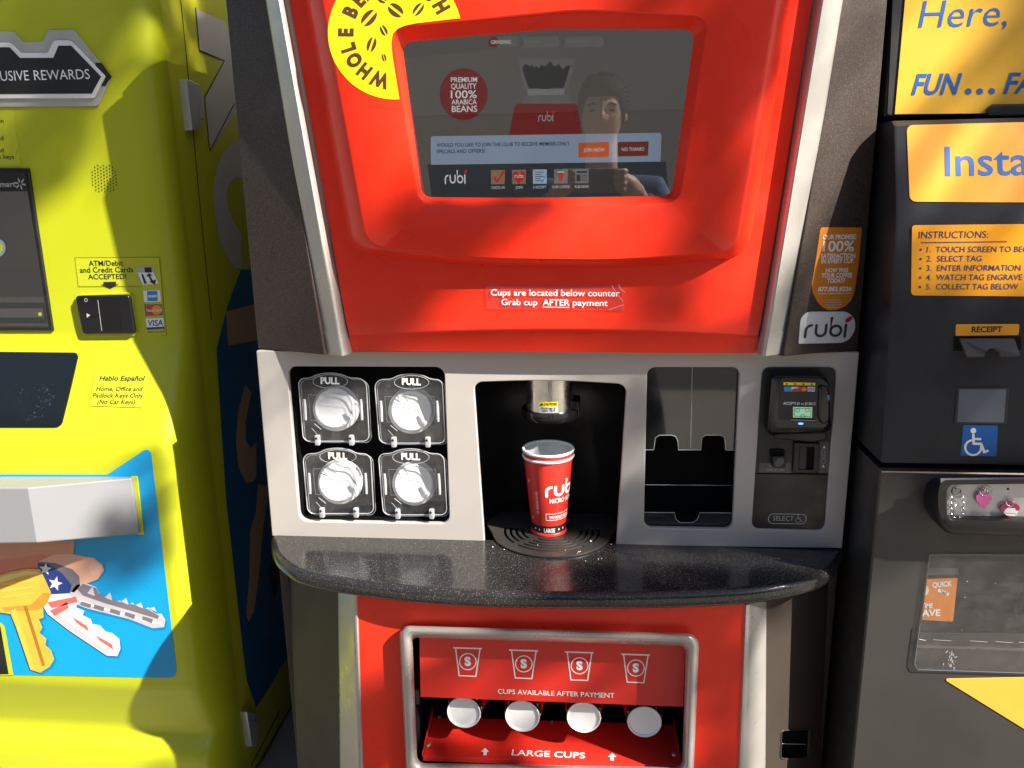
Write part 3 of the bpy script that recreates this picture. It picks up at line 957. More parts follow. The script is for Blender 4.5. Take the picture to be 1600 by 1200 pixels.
# warning label wrapped round the steel
def cyl(px, py, rr, cz):
    """point of a vertical cylinder round cz seen at a photo position"""
    d = ray(px, py)
    ox, oy = CAM.x - cz.x, CAM.y - cz.y
    A_, B_, C_ = d.x * d.x + d.y * d.y, 2 * (ox * d.x + oy * d.y), ox * ox + oy * oy - rr * rr
    t = (-B_ - math.sqrt(max(0, B_ * B_ - 4 * A_ * C_))) / (2 * A_)
    return CAM + d * t
def cylgrid(x0, x1, y0, y1, rr, n_=8):
    return loft([[cyl(x0 + (x1 - x0) * i / n_, y0 + 0.6 * math.sin(math.pi * i / n_), rr, nc) for i in range(n_ + 1)], [cyl(x0 + (x1 - x0) * i / n_, y1 + 0.6 * math.sin(math.pi * i / n_), rr, nc) for i in range(n_ + 1)]], False)
def cyltext(s, x0, x1, y, hpx, rr, bold=0.0):
    vs, fs = text2(s, bold)
    a, b = min(v.x for v in vs), max(v.x for v in vs)
    return [cyl(x0 + (x1 - x0) * (v.x - a) / (b - a), y - hpx * v.y / CAP, rr, nc) for v in vs], fs
wl = MB().add(cylgrid(842.5, 872, 627.5, 635, nr + 0.0004), 'yellow').add(cylgrid(842.5, 872, 635.1, 644.5, nr + 0.0004), 'badge')
wl.add(cyltext('CAUTION!', 850, 870, 633.6, 4, nr + 0.0008, 0.02), 'ink')
wl.add(([cyl(x, y, nr + 0.0008, nc) for x, y in ((844, 633.6), (849, 633.6), (846.5, 629))], [(0, 1, 2)]), 'ink')
wl.add(cyltext('Beverage is', 846, 868, 639.2, 3.2, nr + 0.0008, 0.01), 'ink').add(cyltext('VERY HOT', 847, 868, 643.6, 3.4, nr + 0.0008, 0.02), 'ink')
wl.build('warning_label', nzo, recalc=False, smooth=30)

# tray: a disc with curved drain slots, cut by the bay's sides
TC = V((mid, 0.045, ZB + 0.0045))
TP = Pl(TC, (0, 0, 1), (1, 0, 0))
trr = 0.045 + 0.068
ha = math.degrees(math.asin(min(0.98, (ra - 0.014) / trr)))
outl = [(trr * math.sin(math.radians(a)), -trr * math.cos(math.radians(a))) for a in [-ha + 2 * ha * i / 40 for i in range(41)]]
xe = (ra - 0.014)
outl += [(xe * 0.99, 0.03), (xe * 0.8, 0.085), (-xe * 0.8, 0.085), (-xe * 0.99, 0.03)]
slots = []
def slot(r_, a0, a1, w_=0.0042):
    nn = 16
    o_ = [((r_ + w_ / 2) * math.sin(math.radians(a0 + (a1 - a0) * i / nn)), -(r_ + w_ / 2) * math.cos(math.radians(a0 + (a1 - a0) * i / nn))) for i in range(nn + 1)]
    i_ = [((r_ - w_ / 2) * math.sin(math.radians(a0 + (a1 - a0) * i / nn)), -(r_ - w_ / 2) * math.cos(math.radians(a0 + (a1 - a0) * i / nn))) for i in range(nn, -1, -1)]
    return o_ + i_
for i, r_ in enumerate((0.046, 0.057, 0.068, 0.079, 0.090)):
    slots.append(slot(r_, -34 - i * 2, 34 + i * 2))
    if i < 4:
        slots.append(slot(r_ + 0.010, -98, -48))
        slots.append(slot(r_ + 0.010, 48, 98))
mb = MB().add(shape2(TP, [outl, *slots], 0.004, 0.0, 0.0010, 1), 'tray')
mb.build('drip_tray', K, smooth=40)

# ---- napkin windows
nb, nbx = bay(W3, 0.09, 'napkin_bay', 'void')
NW = PY(0.0145)
up_ = [(1004, 566), (1164, 566), (1154, 703.5), (1133.5, 703), (1133, 690)] + [(1131.5, 683), (1126, 680), (1102, 680), (1096.5, 684)] + [(1095, 703), (1060, 703), (1059, 690), (1056.5, 683), (1051, 680), (1030, 680), (1024, 684), (1021.5, 703), (1000, 703)]
mb = MB().add(flat(NW, up_, 0.003, 0.0, 0.0006), 'smoky')
edge = [NW.at(*p, 0.0002) for p in up_[2:]]
mb.add(tube(edge, 0.0008, 6), 'clearedge')
mb.build('napkin_window', K, smooth=40)
MB().add(tube([NW.at(1082, 566, 0.0004), NW.at(1079, 700, 0.0004)], 0.0005, 5), 'clearedge').build('window_seam', K, smooth=40)
MB().add(tube([P(1006, 757.5, 0.05), P(1150, 758.5, 0.05)], 0.0007, 6), 'clearedge').build('napkin_shelf', K, smooth=40)
mb = MB()
lo_ = [(1000, 800.5), (1054, 801), (1056, 811), (1062, 816.5), (1083, 816.5), (1090, 811), (1093, 801), (1150, 801.5), (1150, 835), (1000, 835)]
mb.add(flat(NW, lo_, 0.003, 0.0, 0.0006), 'smoky')
mb.add(tube([NW.at(*p, 0.0002) for p in lo_[:8]], 0.0007, 6), 'clearedge')
mb.build('napkin_lip', K, smooth=40)

# ---- payment panel
PP = PY(0.0045)
pay = MB().add(flat(PP, [(1184, 566), (1315, 566), (1296, 838), (1167, 836)], 0.004, 0.0), 'black')
pay.add(stroke(PP, [(1178, 739.5), (1297, 741)], 2.2, cap=False), 'void')
pay = pay.build('payment_panel', K, recalc=True, smooth=0)
# bill and card reader: a rounded hood
yA, yB = 0.004, -0.030
o1 = rounded([(1206, 587), (1296, 588), (1300, 676), (1199, 680)], [8, 12, 12, 8], 6)
o2 = rounded([(1215, 590), (1294, 592), (1296, 668), (1208, 668)], [12, 14, 14, 10], 6)
rg = [[P(x, y, yA) for x, y in o1], [P(x, y, yB + 0.008) for x, y in o1]]
oo2 = [P(x, y, yB) for x, y in o2]
rg.append([a.lerp(b, 0.3) + V((0, -0.001, 0)) for a, b in zip(rg[1], oo2)])
rg.append(oo2)
cen = sum(oo2, V()) / len(oo2)
rg.append([q.lerp(cen, 0.08) for q in oo2])
rd = MB().add(loft(rg, True, False, True), 'blackgloss').build('bill_reader', pay, smooth=35)
RP = PY(yB - 0.0002)
mb = MB().add(flat(RP, rounded([(1219, 594), (1277, 595), (1276, 655), (1217, 655)], 3, 3), 0.0004, 0.0006), 'label' if False else 'black')
mb.add(flat(RP, [(1224, 597), (1274, 598), (1273.5, 602), (1224, 601.4)], 0, 0.001), 'yellow')
for j in range(4):
    mb.add(flat(RP, ell(1229 + j * 13, 599.6 + j * 0.2, 1.6, 1.3, 10), 0, 0.0013), 'ink')
for x0, x1, m_ in ((1225, 1236.5, 'cardblue'), (1236.5, 1247.5, 'badge'), (1247.5, 1260.5, 'cardred'), (1261.5, 1273, 'badge')):
    mb.add(flat(RP, [(x0, 604), (x1, 604.2), (x1, 611.6), (x0, 611.4)], 0, 0.001), m_)
mb.add(flat(RP, ell(1256, 607.8, 3.2), 0, 0.0013), 'cardorange')
mb.add(text(RP, 'VISA', (1262.5, 610), (1272, 610), 4, 0.0013, 0.01, 0.2), 'cardnavy')
mb.add(flat(RP, [(1236.5, 608), (1247.5, 606), (1247.5, 611.6), (1236.5, 611.4)], 0, 0.0012), 'cardred')
mb.add(text(RP, 'ACCEPTS $1 or $5 BILLS', (1224, 632.2), (1274, 632.8), 4, 0.001, 0.01), 'white')
mb.add(flat(RP, [(1239, 635.5), (1269, 636), (1268.5, 652.5), (1239, 652)], 0, 0.001), 'green_bill')
mb.add(stroke(RP, [(1241, 637.5), (1267, 638), (1266.5, 650.5), (1241, 650)], 0.8, True, 0.0013), 'darkgreen')
for ex, ey in ((1246, 641), (1261, 640.5), (1254, 650)):
    mb.add(stroke(RP, ell(ex, ey, 3.4, 2.6, 14), 0.8, True, 0.0014), 'darkgreen')
mb.build('reader_label', rd, recalc=False, smooth=0)
mb = MB().add(flat(RP, [(1234, 655), (1273, 656), (1262, 662.5), (1250, 664.5), (1240, 661.5)], 0.002, 0.0025, 0.0005), 'blackgloss')
mb.add(stroke(RP, [(1235, 655.3), (1272, 656.2)], 0.9, h=0.0028), 'labelprint')
mb.add(flat(RP, ell(1250.5, 661.2, 4.2, 1.5, 16), 0.0006, 0.0032), 'led')
mb.build('bill_slot', rd, smooth=30)
mb = MB().add(flat(RP, rounded([(1279, 600), (1295, 604), (1297, 655), (1286, 664), (1277, 655)], 6, 4), 0.012, 0.006, 0.004, bres=3), 'blackgloss')
mb.add(flat(RP, [(1290.5, 616), (1294, 615), (1295, 622), (1292, 625)], 0.0004, 0.0066), 'icb_dummy' if False else 'cardblue')  # blue glint painted on the swipe housing
mb.build('card_swipe', rd, smooth=40)
mb = MB().add(flat(PP, rounded([(1208, 667), (1288, 669), (1287, 683), (1262, 686), (1206, 681)], 3, 3), 0.016, 0.020, 0.003), 'black')
mb.build('bill_mouth', rd, smooth=40)
# coin return, slot, labels
mb = MB().add(flat(PP, rounded([(1203, 701), (1226, 702), (1225, 711), (1202, 711)], 2, 3), 0.004, 0.004, 0.001), 'void')
mb.add(flat(PP, rounded([(1205, 709), (1225, 709.5), (1224.5, 727), (1204.5, 727)], 2.5, 3), 0.014, 0.014, 0.002), 'black')
mb.add(flat(PP, [(1207, 719), (1213, 712), (1222, 712), (1222, 719), (1216, 725), (1209, 725)], 0, 0.0144), 'label')
mb.build('coin_return_button', pay, smooth=40)
mb = MB().add(flat(PP, [(1186.5, 723), (1236, 724), (1235.5, 739), (1185.5, 738)], 0, 0.0006), 'label')
mb.add(text(PP, 'Press for', (1202, 730), (1218, 730.3), 3.6, 0.0012), 'labelprint').add(text(PP, 'COIN RETURN', (1197, 736), (1225, 736.5), 4, 0.0012), 'labelprint')
mb.build('coin_return_label', pay, recalc=False, smooth=0)
mb = MB()
mb.add(flat(PP, [(1280, 690), (1296, 690.5), (1293.5, 739), (1277.5, 738.5)], 0, 0.0006), 'label')
for ty in (697, 727):
    mb.add(flat(PP, [(1285 - (ty - 697) * 0.05, ty + 3), (1290 - (ty - 697) * 0.05, ty + 3), (1287.5 - (ty - 697) * 0.05, ty - 1.5)], 0, 0.0012), 'white')
for cy_, r_ in ((706, 3.2), (713, 2.6), (720, 3.8)):
    mb.add(stroke(PP, ell(1286.5, cy_, r_ * 0.9, r_, 16), 0.6, True, 0.0012), 'labelprint')
mb.build('coin_label', pay, recalc=False, smooth=0)
mb = MB().add(flat(PP, rounded([(1240, 690), (1280, 691), (1277.5, 738.5), (1237.5, 737.5)], 2, 3), 0.005, 0.006, 0.0015, [rounded([(1249, 697), (1271, 697.5), (1269.5, 732), (1247.5, 731.5)], 1.5, 3)]), 'black')
mb.add(flat(PP, [(1249, 697), (1260, 697.3), (1258.5, 731.7), (1247.5, 731.5)], 0.004, 0.0035), 'black')
mb.add(flat(PP, [(1261, 697.3), (1271, 697.5), (1269.5, 732), (1259.5, 731.8)], 0, 0.0010), 'void')
mb.build('coin_slot', pay, smooth=30)
mb = MB().add(stroke(PP, rounded([(1201.5, 802.5), (1260, 803.5), (1258.5, 818.5), (1200, 817.5)], 7, 6), 1.3, True), 'labelprint')
mb.add(text(PP, 'SELECT', (1207.5, 813.3), (1240, 814), 7.2), 'labelprint')
def wheelchair(pl, ox, oy, k, m_, mbx, h, wt):
    f_ = lambda x, y: (ox + x * k, oy + y * k)
    mbx.add(flat(pl, [f_(*p) for p in ell(4.2, 1.2, 1.25, 1.25, 16)], 0, h), m_)
    mbx.add(stroke(pl, [f_(4.2, 3.0), (f_(4.3, 6.4)), f_(4.4, 6.9), f_(7.6, 7.0), f_(9.0, 10.6), f_(10.4, 10.1)], wt * k, h=h), m_)
    mbx.add(stroke(pl, [f_(4.3, 4.8), f_(7.2, 4.9)], wt * k * 0.9, h=h + 0.00008), m_)
    mbx.add(stroke(pl, [f_(*p) for p in [(4.1 + 3.5 * math.cos(math.radians(a)), 8.6 + 3.3 * math.sin(math.radians(a))) for a in range(258, -20, -14)]], wt * k * 0.85, h=h + 0.00016), m_)
wheelchair(PP, 1242.5, 803.5, 1.05, 'labelprint', mb, 0.0006, 0.9)
mb.build('select_button', pay, recalc=False, smooth=0)

# ---- counter
cpx = [(424, 856), (429, 880), (453, 902), (481, 913), (529, 923), (602, 933), (684, 941), (800, 946), (900, 947.5), (1000, 947), (1120, 943), (1196, 936.5), (1269, 922), (1304, 900), (1313, 882)]
ZP = Pl((0, 0, ZB - 0.021), (0, 0, 1), (1, 0, 0))
ct = [ZP.uv(ZP.at(*p)) for p in cpx]
ct = [(-0.531, 0.012)] + ct + [(0.531, 0.0), (0.531, 0.012)]
sm_ = []
for i in range(1, len(ct) - 2):                       # smooth the front edge
    p0, p1, p2, p3 = (V(ct[max(0, min(len(ct) - 1, j))]) for j in (i - 1, i, i + 1, i + 2))
    for t in (0, 0.25, 0.5, 0.75):
        sm_.append(tuple(0.5 * ((2 * p1) + (p2 - p0) * t + (2 * p0 - 5 * p1 + 4 * p2 - p3) * t * t + (3 * p1 - p0 - 3 * p2 + p3) * t ** 3)))
ring2 = [(-0.531, 0.0119)] + sm_ + [(0.531, 0.0), (0.531, 0.0119)]
CTP = Pl((0, 0, ZB), (0, 0, 1), (1, 0, 0))
MB().add(shape2(CTP, [ring2], 0.030, 0.0, 0.0115, 4), 'counter').build('counter', K, smooth=50)

# ---- lower cabinet
LY = -0.150
LP_ = PY(LY)
zl0 = KZ0 + 0.02
zl1 = ZB - 0.0315
open_ = rounded([(636, 988), (1080, 1003), (1072, 1208), (646, 1201)], [16, 16, 14, 14], 6)
lpn = [(555, 895), (1167, 905), (1143, 1420), (577, 1420)]
ring_ = [LP_.uv(LP_.at(*p)) for p in lpn]
ring_ = [(x, min(zl1, max(zl0, z))) for x, z in ring_]
hole = [LP_.uv(LP_.at(*p)) for p in open_]
MB().add(shape2(LP_, [ring_, hole], 0.004, 0.0, 0.0), 'red').build('lower_panel', K, smooth=0)
trim([(y, xline(528, 928, 531, 1200, y), xline(559.5, 928, 568.5, 1200, y)) for y in (905, 928, 1000, 1100, 1200, 1300, 1420)], False, 0, K, 'lower_trim', -0.100, -0.149, 0.010, zl1)
trim([(y, xline(1197.5, 943, 1196, 1200, y), xline(1163, 943, 1152.5, 1200, y)) for y in (915, 943, 1000, 1100, 1200, 1300, 1420)], True, 0, K, 'lower_trim', -0.100, -0.149, 0.010, zl1)
for sx, p0, p1, nm in ((-1, (529, 930), (531, 1200), 'lower_side'), (1, (1197, 943), (1196, 1200), 'lower_side')):
    a, b = P(*p0, -0.099), P(*p1, -0.099)
    d = (a - b) / (a.z - b.z)
    hi, lo = b + d * (zl1 - b.z), b + d * (zl0 - b.z)
    e0, e1 = V((sx * 0.525, -0.004, zl0)), V((sx * 0.525, -0.004, zl1))
    nrm = (hi - lo).cross(e0 - lo)
    if nrm.y > 0:
        nrm = -nrm
    pl = Pl(e0, nrm)
    r2 = [pl.uv(p) for p in (lo, hi, e1, e0)]
    holes_ = []
    mbx = MB()
    if sx > 0:
        hr = rounded([(1221, 1141), (1267, 1139), (1264, 1180), (1256, 1185), (1219, 1186)], [5, 5, 4, 6, 6], 4)
        holes_ = [[pl.uv(pl.at(*p)) for p in hr]]
    mbx.add(shape2(pl, [r2] + holes_, 0.003, 0, 0.0), 'brown_side')
    sd = mbx.build(nm, K, smooth=0)
    if sx > 0:
        hb = MB()
        h3 = [pl.at(*p, -0.002) for p in hr]
        h4 = [p - pl.n * 0.02 for p in h3]
        hb.add(loft([h3, h4], True, False, True), 'void')
        hb.add(tube([pl.at(1264.5, 1141, 0.001), pl.at(1262.5, 1178, 0.001)], 0.0022, 8), 'brown_side')
        hb.add(tube([pl.at(1222, 1162, -0.008), pl.at(1260, 1163, -0.008)], 0.0006, 6), 'labelprint')
        hb.add(tube([pl.at(x, y, 0.0004) for x, y in hr], 0.0016, 6, True), 'brown_side')
        hb.build('door_pull', sd, smooth=40)

# silver frame of the cup dispenser
def fring(k, y):
    o = rounded([(623, 977), (1093, 990), (1083, 1226), (635, 1219)], [18, 20, 18, 18], 7)
    i = rounded([(644.5, 996), (1071.5, 1009), (1066, 1198.5), (652, 1192)], [7, 9, 12, 12], 7)
    return [P(a[0] + (b[0] - a[0]) * k, a[1] + (b[1] - a[1]) * k, y) for a, b in zip(o, i)]
prof = [(0.0, LY + 0.002), (0.0, LY - 0.008), (0.06, LY - 0.015), (0.2, LY - 0.021), (0.42, LY - 0.023), (0.66, LY - 0.020), (0.86, LY - 0.013), (0.97, LY - 0.004), (1.0, LY + 0.006), (1.0, LY + 0.022)]
MB().add(loft([fring(k, y) for k, y in prof]), 'silver').build('dispenser_frame', K, smooth=60)
# dark inside of the dispenser
x0, x1 = P(640, 1100, LY).x, P(1076, 1100, LY).x
z0, z1 = P(860, 1215, LY).z - 0.01, P(860, 990, LY).z + 0.01
vs = [V(p) for p in ((x0, LY + 0.004, z0), (x1, LY + 0.004, z0), (x1, LY + 0.004, z1), (x0, LY + 0.004, z1), (x0, 0.19, z0), (x1, 0.19, z0), (x1, 0.19, z1), (x0, 0.19, z1))]
MB().add((vs, [(4, 5, 6, 7), (0, 1, 5, 4), (1, 2, 6, 5), (2, 3, 7, 6), (3, 0, 4, 7)]), 'void').build('dispenser_cavity', K, recalc=False, smooth=0)
# red flap with its printed cups
FL = PY(-0.128)
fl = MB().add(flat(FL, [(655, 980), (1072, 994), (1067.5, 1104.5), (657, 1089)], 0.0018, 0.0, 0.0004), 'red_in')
for cx_, cy_ in ((730.5, 1033.5), (818, 1037), (905, 1040), (993, 1043.5)):
    s_ = 0.032
    fl.add(stroke(FL, [(cx_ - 21.5, cy_ - 21.5), (cx_ + 21.5, cy_ - 20.2)], 2.4, h=0.0004), 'white')
    fl.add(stroke(FL, [(cx_ - 18.5, cy_ - 20), (cx_ - 13, cy_ + 22), (cx_ + 13, cy_ + 23), (cx_ + 19.5, cy_ - 19)], 1.9, h=0.0005), 'white')
    fl.add(stroke(FL, ell(cx_ + 0.5, cy_, 13, 12.6, 28), 1.7, True, 0.0006), 'white')
    fl.add(ctext(FL, 'S', cx_ + 0.7, cy_ + 6.2, 10, 12.4, bold=0.06, h=0.0007), 'white')
fl.add(text(FL, 'CUPS AVAILABLE AFTER PAYMENT', (778, 1083.8), (960, 1090.4), 7.2, 0.0005, bold=0.006), 'white')
fl.build('cup_flap', K, recalc=False, smooth=0)
# sloping red tray
f0, f1 = P(661, 1182, -0.136), P(1064, 1197, -0.136)
b0, b1 = P(677, 1120, -0.030), P(1051, 1136, -0.030)
tn = (f1 - f0).cross(b0 - f0)
if tn.z < 0:
    tn = -tn
TPL = Pl(f0, tn, f1 - f0)
r2 = [TPL.uv(p) for p in (f0, f1, TPL.xyz(*TPL.uv(b1)), TPL.xyz(*TPL.uv(b0)))]
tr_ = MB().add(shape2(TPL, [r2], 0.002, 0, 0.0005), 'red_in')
lipv = [V((0, -0.001, -0.0065))]
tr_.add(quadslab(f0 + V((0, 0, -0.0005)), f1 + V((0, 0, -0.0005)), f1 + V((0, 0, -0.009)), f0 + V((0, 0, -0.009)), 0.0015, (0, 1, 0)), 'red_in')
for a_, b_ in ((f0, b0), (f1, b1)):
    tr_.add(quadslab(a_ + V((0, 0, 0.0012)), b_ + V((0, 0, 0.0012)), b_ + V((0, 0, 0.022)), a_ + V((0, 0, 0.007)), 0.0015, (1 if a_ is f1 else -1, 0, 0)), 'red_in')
tr_.add(text(TPL, 'LARGE CUPS', (799, 1180), (914, 1184.8), 8.6, 0.0007, bold=0.012), 'white')
for ax_, ay_ in ((758, 1174.5), (956.5, 1182.5)):
    tr_.add(flat(TPL, [(ax_ - 6.5, ay_ + 0.5), (ax_, ay_ - 5.5), (ax_ + 6.5, ay_ + 0.7), (ax_ + 2.8, ay_ + 0.6), (ax_ + 2.6, ay_ + 6), (ax_ - 2.8, ay_ + 6), (ax_ - 2.6, ay_ + 0.5)], 0, 0.0007), 'white')
tr_o = tr_.build('cup_tray', K, recalc=False, smooth=0)
for sx_, sy_ in ((670, 1163.5), (1053, 1179)):
    p = P(sx_, sy_, -0.132)
    MB().add(lathe(p, [(0, 0.004), (0.0026, 0.0034), (0.0036, 0.0012), (0.0036, -0.004)], (0, -1, 0.2), 14), 'screw').build('tray_screw', tr_o, smooth=40)
for sx_, sy_ in ((687, 1120), (862, 1129)):
    p = P(sx_, sy_, -0.035)
    MB().add(lathe(p, [(0, 0.003), (0.0026, 0.0024), (0.0034, 0.0008), (0.0034, -0.004)], (0, -1, 0), 14), 'screw').build('tray_screw', tr_o, smooth=40)
p = P(652, 1085, -0.126)
MB().add(box(p.x - 0.004, p.x + 0.004, p.y - 0.004, p.y + 0.004, p.z - 0.018, p.z + 0.010, 0.001), 'black').build('flap_hinge', K)

# ---- large cups lying in the dispenser, bases outwards
CUPL = ['large red paper cup in the dispenser, first from its left end, white base outwards', 'large red paper cup in the dispenser, second from its left end, white base outwards',
        'large red paper cup in the dispenser, third from its left end, white base outwards', 'large red paper cup in the dispenser, at its right end, white base outwards']
for k, (px_, py_, rx_) in enumerate(((724.5, 1113.5, 26.3), (816, 1119, 27), (912, 1121, 26.7), (1007, 1128, 27))):
    c = P(px_, py_, -0.112)
    rad = rx_ * PY(-0.112).scale(px_, py_)
    ax = V((0, 1, -0.05)).normalized()
    t = thing('paper_cup', CUPL[k], 'paper cup', c, 'large cups lying in the dispenser')
    L_ = 0.145
    rt_ = lambda h_: rad + (h_ / L_) * 0.016
    MB().add(lathe(c, [(rt_(0.020), 0.020), (rt_(0.12), 0.12), (rt_(L_), L_), (rt_(L_) + 0.002, L_ + 0.001), (rt_(L_) - 0.001, L_ + 0.004), (rt_(L_) - 0.003, L_)], ax, 40), 'cupred').build('cup_wall', t, smooth=40)
    mb = MB().add(lathe(c, [(rad, 0.0004), (rt_(0.0198), 0.0198)], ax, 40), 'cupdark')
    a_ = ax.orthogonal().normalized()
    b_ = ax.cross(a_)
    for j in range(10):
        an = 2 * math.pi * (j + 0.3 * k) / 10
        d_ = a_ * math.cos(an) + b_ * math.sin(an)
        mb.add(lathe(c + ax * 0.010 + d_ * (rt_(0.010) - 0.0002), [(0, 0.0006), (0.0024, 0.0005), (0.0024, -0.001)], d_, 8), 'white')
    mb.build('dark_band', t, smooth=40)
    MB().add(lathe(c, [(0, 0.0035), (rad * 0.87, 0.0030), (rad * 0.92, 0.0), (rad * 0.97, -0.0008), (rad, 0.0004)], ax, 40), 'paper').build('cup_base', t, smooth=40)

# ---- the two nested cups on the drip tray
def big_cup(c, rb, rt_, h_, name, label, k_print, lift):
    t = thing(name, label, 'paper cup', c, 'nested cups on the drip tray')
    f_ = lambda z: rb + (rt_ - rb) * z / h_
    MB().add(lathe(c, [(f_(0.0215), 0.0215), (f_(h_ * 0.5), h_ * 0.5), (f_(h_ - 0.004), h_ - 0.004)], (0, 0, 1), 56), 'cupred').build('cup_wall', t, smooth=40)
    MB().add(lathe(c, [(f_(h_) - 0.0012, h_ - 0.0045), (f_(h_) + 0.0020, h_ - 0.0042), (f_(h_) + 0.0031, h_ - 0.0016), (f_(h_) + 0.0018, h_ + 0.0009), (f_(h_) - 0.0004, h_ + 0.0002), (f_(h_) - 0.001, h_ - 0.003)], (0, 0, 1), 56), 'paper').build('cup_rim', t, smooth=40)
    MB().add(lathe(c, [(f_(h_) - 0.001, h_ - 0.003), (f_(0.06) - 0.001, 0.06), (f_(0.012) - 0.001, 0.012), (0, 0.012)], (0, 0, 1), 56), 'shaded_lining').build('cup_lining', t, smooth=40)
    if k_print:
        MB().add(lathe(c, [(f_(0.006) + 0.0001, 0.006), (f_(0.0213) + 0.0001, 0.0213)], (0, 0, 1), 56), 'cupdark').build('dark_band', t, smooth=40)
        MB().add(lathe(c, [(0, 0.0), (f_(0.0) + 0.0025, 0.0002), (f_(0.0) + 0.0030, 0.0022), (f_(0.004) + 0.0012, 0.0052), (f_(0.006), 0.0062)], (0, 0, 1), 56), 'cupred').build('base_ring', t, smooth=40)
        # printing wrapped round the cone
        view = math.atan2(CAM.y - c.y, CAM.x - c.x)
        def wrap(pts, h0=0.0005):
            out = []
            for x, z in pts:
                r_ = f_(z) + h0
                an = view + x / (f_(h_ * 0.5))
                out.append(V((c.x + r_ * math.cos(an), c.y + r_ * math.sin(an), c.z + z)))
            return out
        def wtext(s, x0, x1, z, hh, bold=0.0, rise=0.0):
            vs, fs = text2(s, bold)
            a, b = min(v.x for v in vs), max(v.x for v in vs)
            return wrap([(x0 + (x1 - x0) * (v.x - a) / (b - a), z + v.y / CAP * hh + rise * (v.x - a) / (b - a)) for v in vs]), fs
        pr = MB()
        u = (f_(h_ * 0.5) * 2) / 72.0          # about one photo pixel, in metres
        for s_ in LOGO:
            vs, fs = strip2(s_, 0.25)
            pr.add((wrap([((-5 + v.x * 19.5) * u * 1.05, h_ * 0.545 + (v.y * 19) * u) for v in vs]), fs), 'white')
        pr.add(wtext('MICRO ROAST', 1.5 * u, 62 * u, h_ * 0.455, 8 * u, 0.03), 'white')
        pr.add(wtext('WHOLE BEAN', 0 * u, 48 * u, h_ * 0.245, 5 * u, 0.05), 'white')
        rc = [(-5 * u, h_ * 0.225), (52 * u, h_ * 0.225), (52 * u, h_ * 0.31), (-5 * u, h_ * 0.31)]
        dense = []
        for i in range(4):
            p0, p1 = V(rc[i]), V(rc[(i + 1) % 4])
            for j in range(12):
                dense.append(tuple(p0.lerp(p1, j / 12)))
        vs, fs = strip2(dense, 1.3 * u, True)
        pr.add((wrap([(v.x, v.y) for v in vs]), fs), 'white')
        # the upright line of small print
        vs, fs = text2('HOT BEVERAGE CAUTION', 0.01)
        a, b = min(v.x for v in vs), max(v.x for v in vs)
        pr.add((wrap([(-19 * u - v.y / CAP * 4 * u, h_ * 0.30 + (v.x - a) / (b - a) * h_ * 0.29) for v in vs]), fs), 'white')
        pr.add(wtext('LARGE', -10 * u, 13 * u, 0.0088, 7.5 * u, 0.05), 'white')
        for xx in (-20, -30, 22, 33):
            pr.add((wrap([(xx * u + x * u, 0.0135 + z * u) for x, z in ell(0, 0, 1.8, 2.2, 12)]), [tuple(range(12))]), 'white')
        for xx, zz in ((-37, h_ * 0.7), (-36, h_ * 0.22)):
            pr.add((wrap([(xx * u + x * u, zz + z * u) for x, z in ell(0, 0, 1.5, 3, 12)]), [tuple(range(12))]), 'white')
        pr.build('cup_print', t, recalc=False, smooth=0)
    return t
cb = Pl((0, 0, ZB + 0.0048), (0, 0, 1)).at(857.5, 828)
big_cup(cb, 0.0312, 0.0455, 0.152, 'paper_cup', 'red printed paper cup standing on the drip tray, outer one of the nested pair', True, 0)
big_cup(cb + V((0, 0, 0.0110)), 0.0300, 0.0455, 0.1525, 'paper_cup', 'red paper cup nested inside the cup on the drip tray, open white mouth up', False, 0)

# crumbs left on the tray and counter
random.seed(11)
mb = MB()
for px_, py_, r_ in ((923, 846.5, 0.0022), (904, 863, 0.0018), (907, 862, 0.0013), (902, 865, 0.0012), (915, 877, 0.001), (788, 859, 0.0011), (955, 851, 0.0009), (840, 852, 0.0008), (883, 860, 0.0008), (935, 874, 0.0012), (940, 873, 0.0009), (770, 855, 0.0011)):
    c = Pl((0, 0, ZB + 0.0052 if py_ < 872 else ZB + 0.0004), (0, 0, 1)).at(px_, py_)
    mb.add(lathe(c, [(0, 0), (r_, r_ * 0.4), (r_ * 0.7, r_ * 1.1), (0, r_ * 1.3)], (random.uniform(-.3, .3), random.uniform(-.3, .3), 1), 7), 'tan' if py_ in (863, 862, 865) else 'paper')
o = mb.build('crumbs', None, origin=(0, 0, ZB), smooth=0)
o['kind'] = 'stuff'
tag(o, 'pale crumbs scattered on the drip tray and counter', 'crumbs')
# ================================================================ key cutting machine (lime, on the left)
XS, YSEAM = -0.752, 0.24
G = thing('key_machine', 'lime green self-service key cutting machine with blue key poster, left of the coffee kiosk', 'vending machine', (-1.2, 0.5, 0.13))
prof_px = [(-160, 0.19), (100, 0.19), (400, 0.19), (515, 0.19), (533, 0.188), (548, 0.182), (600, 0.160), (650, 0.137), (680, 0.123), (695, 0.116), (712, 0.111), (740, 0.110), (900, 0.110), (1066, 0.110), (1074, 0.111), (1080, 0.115),
           (1105, 0.130), (1128, 0.143), (1138, 0.1455), (1146, 0.142), (1160, 0.128), (1176, 0.116), (1190, 0.113), (1250, 0.113), (1380, 0.113)]
rows = []
for y, Y in prof_px:
    z = P(200, y, Y).z
    r = [V((x, Y, z)) for x in (-1.75, -1.4, -1.2, -1.05, -0.95, -0.87, XS - 0.055)]
    dep = YSEAM - Y
    for i in range(1, 13):
        t = math.pi / 2 * i / 12
        r.append(V((XS - 0.055 * (1 - math.sin(t)), Y + dep * (1 - math.cos(t)) ** 1.15, z)))
    rows.append(r)
MB().add(loft(rows, False), 'lime').build('front_shell', G, smooth=60)
SG = Pl((XS - 0.003, 0, 0), (1, 0, 0))
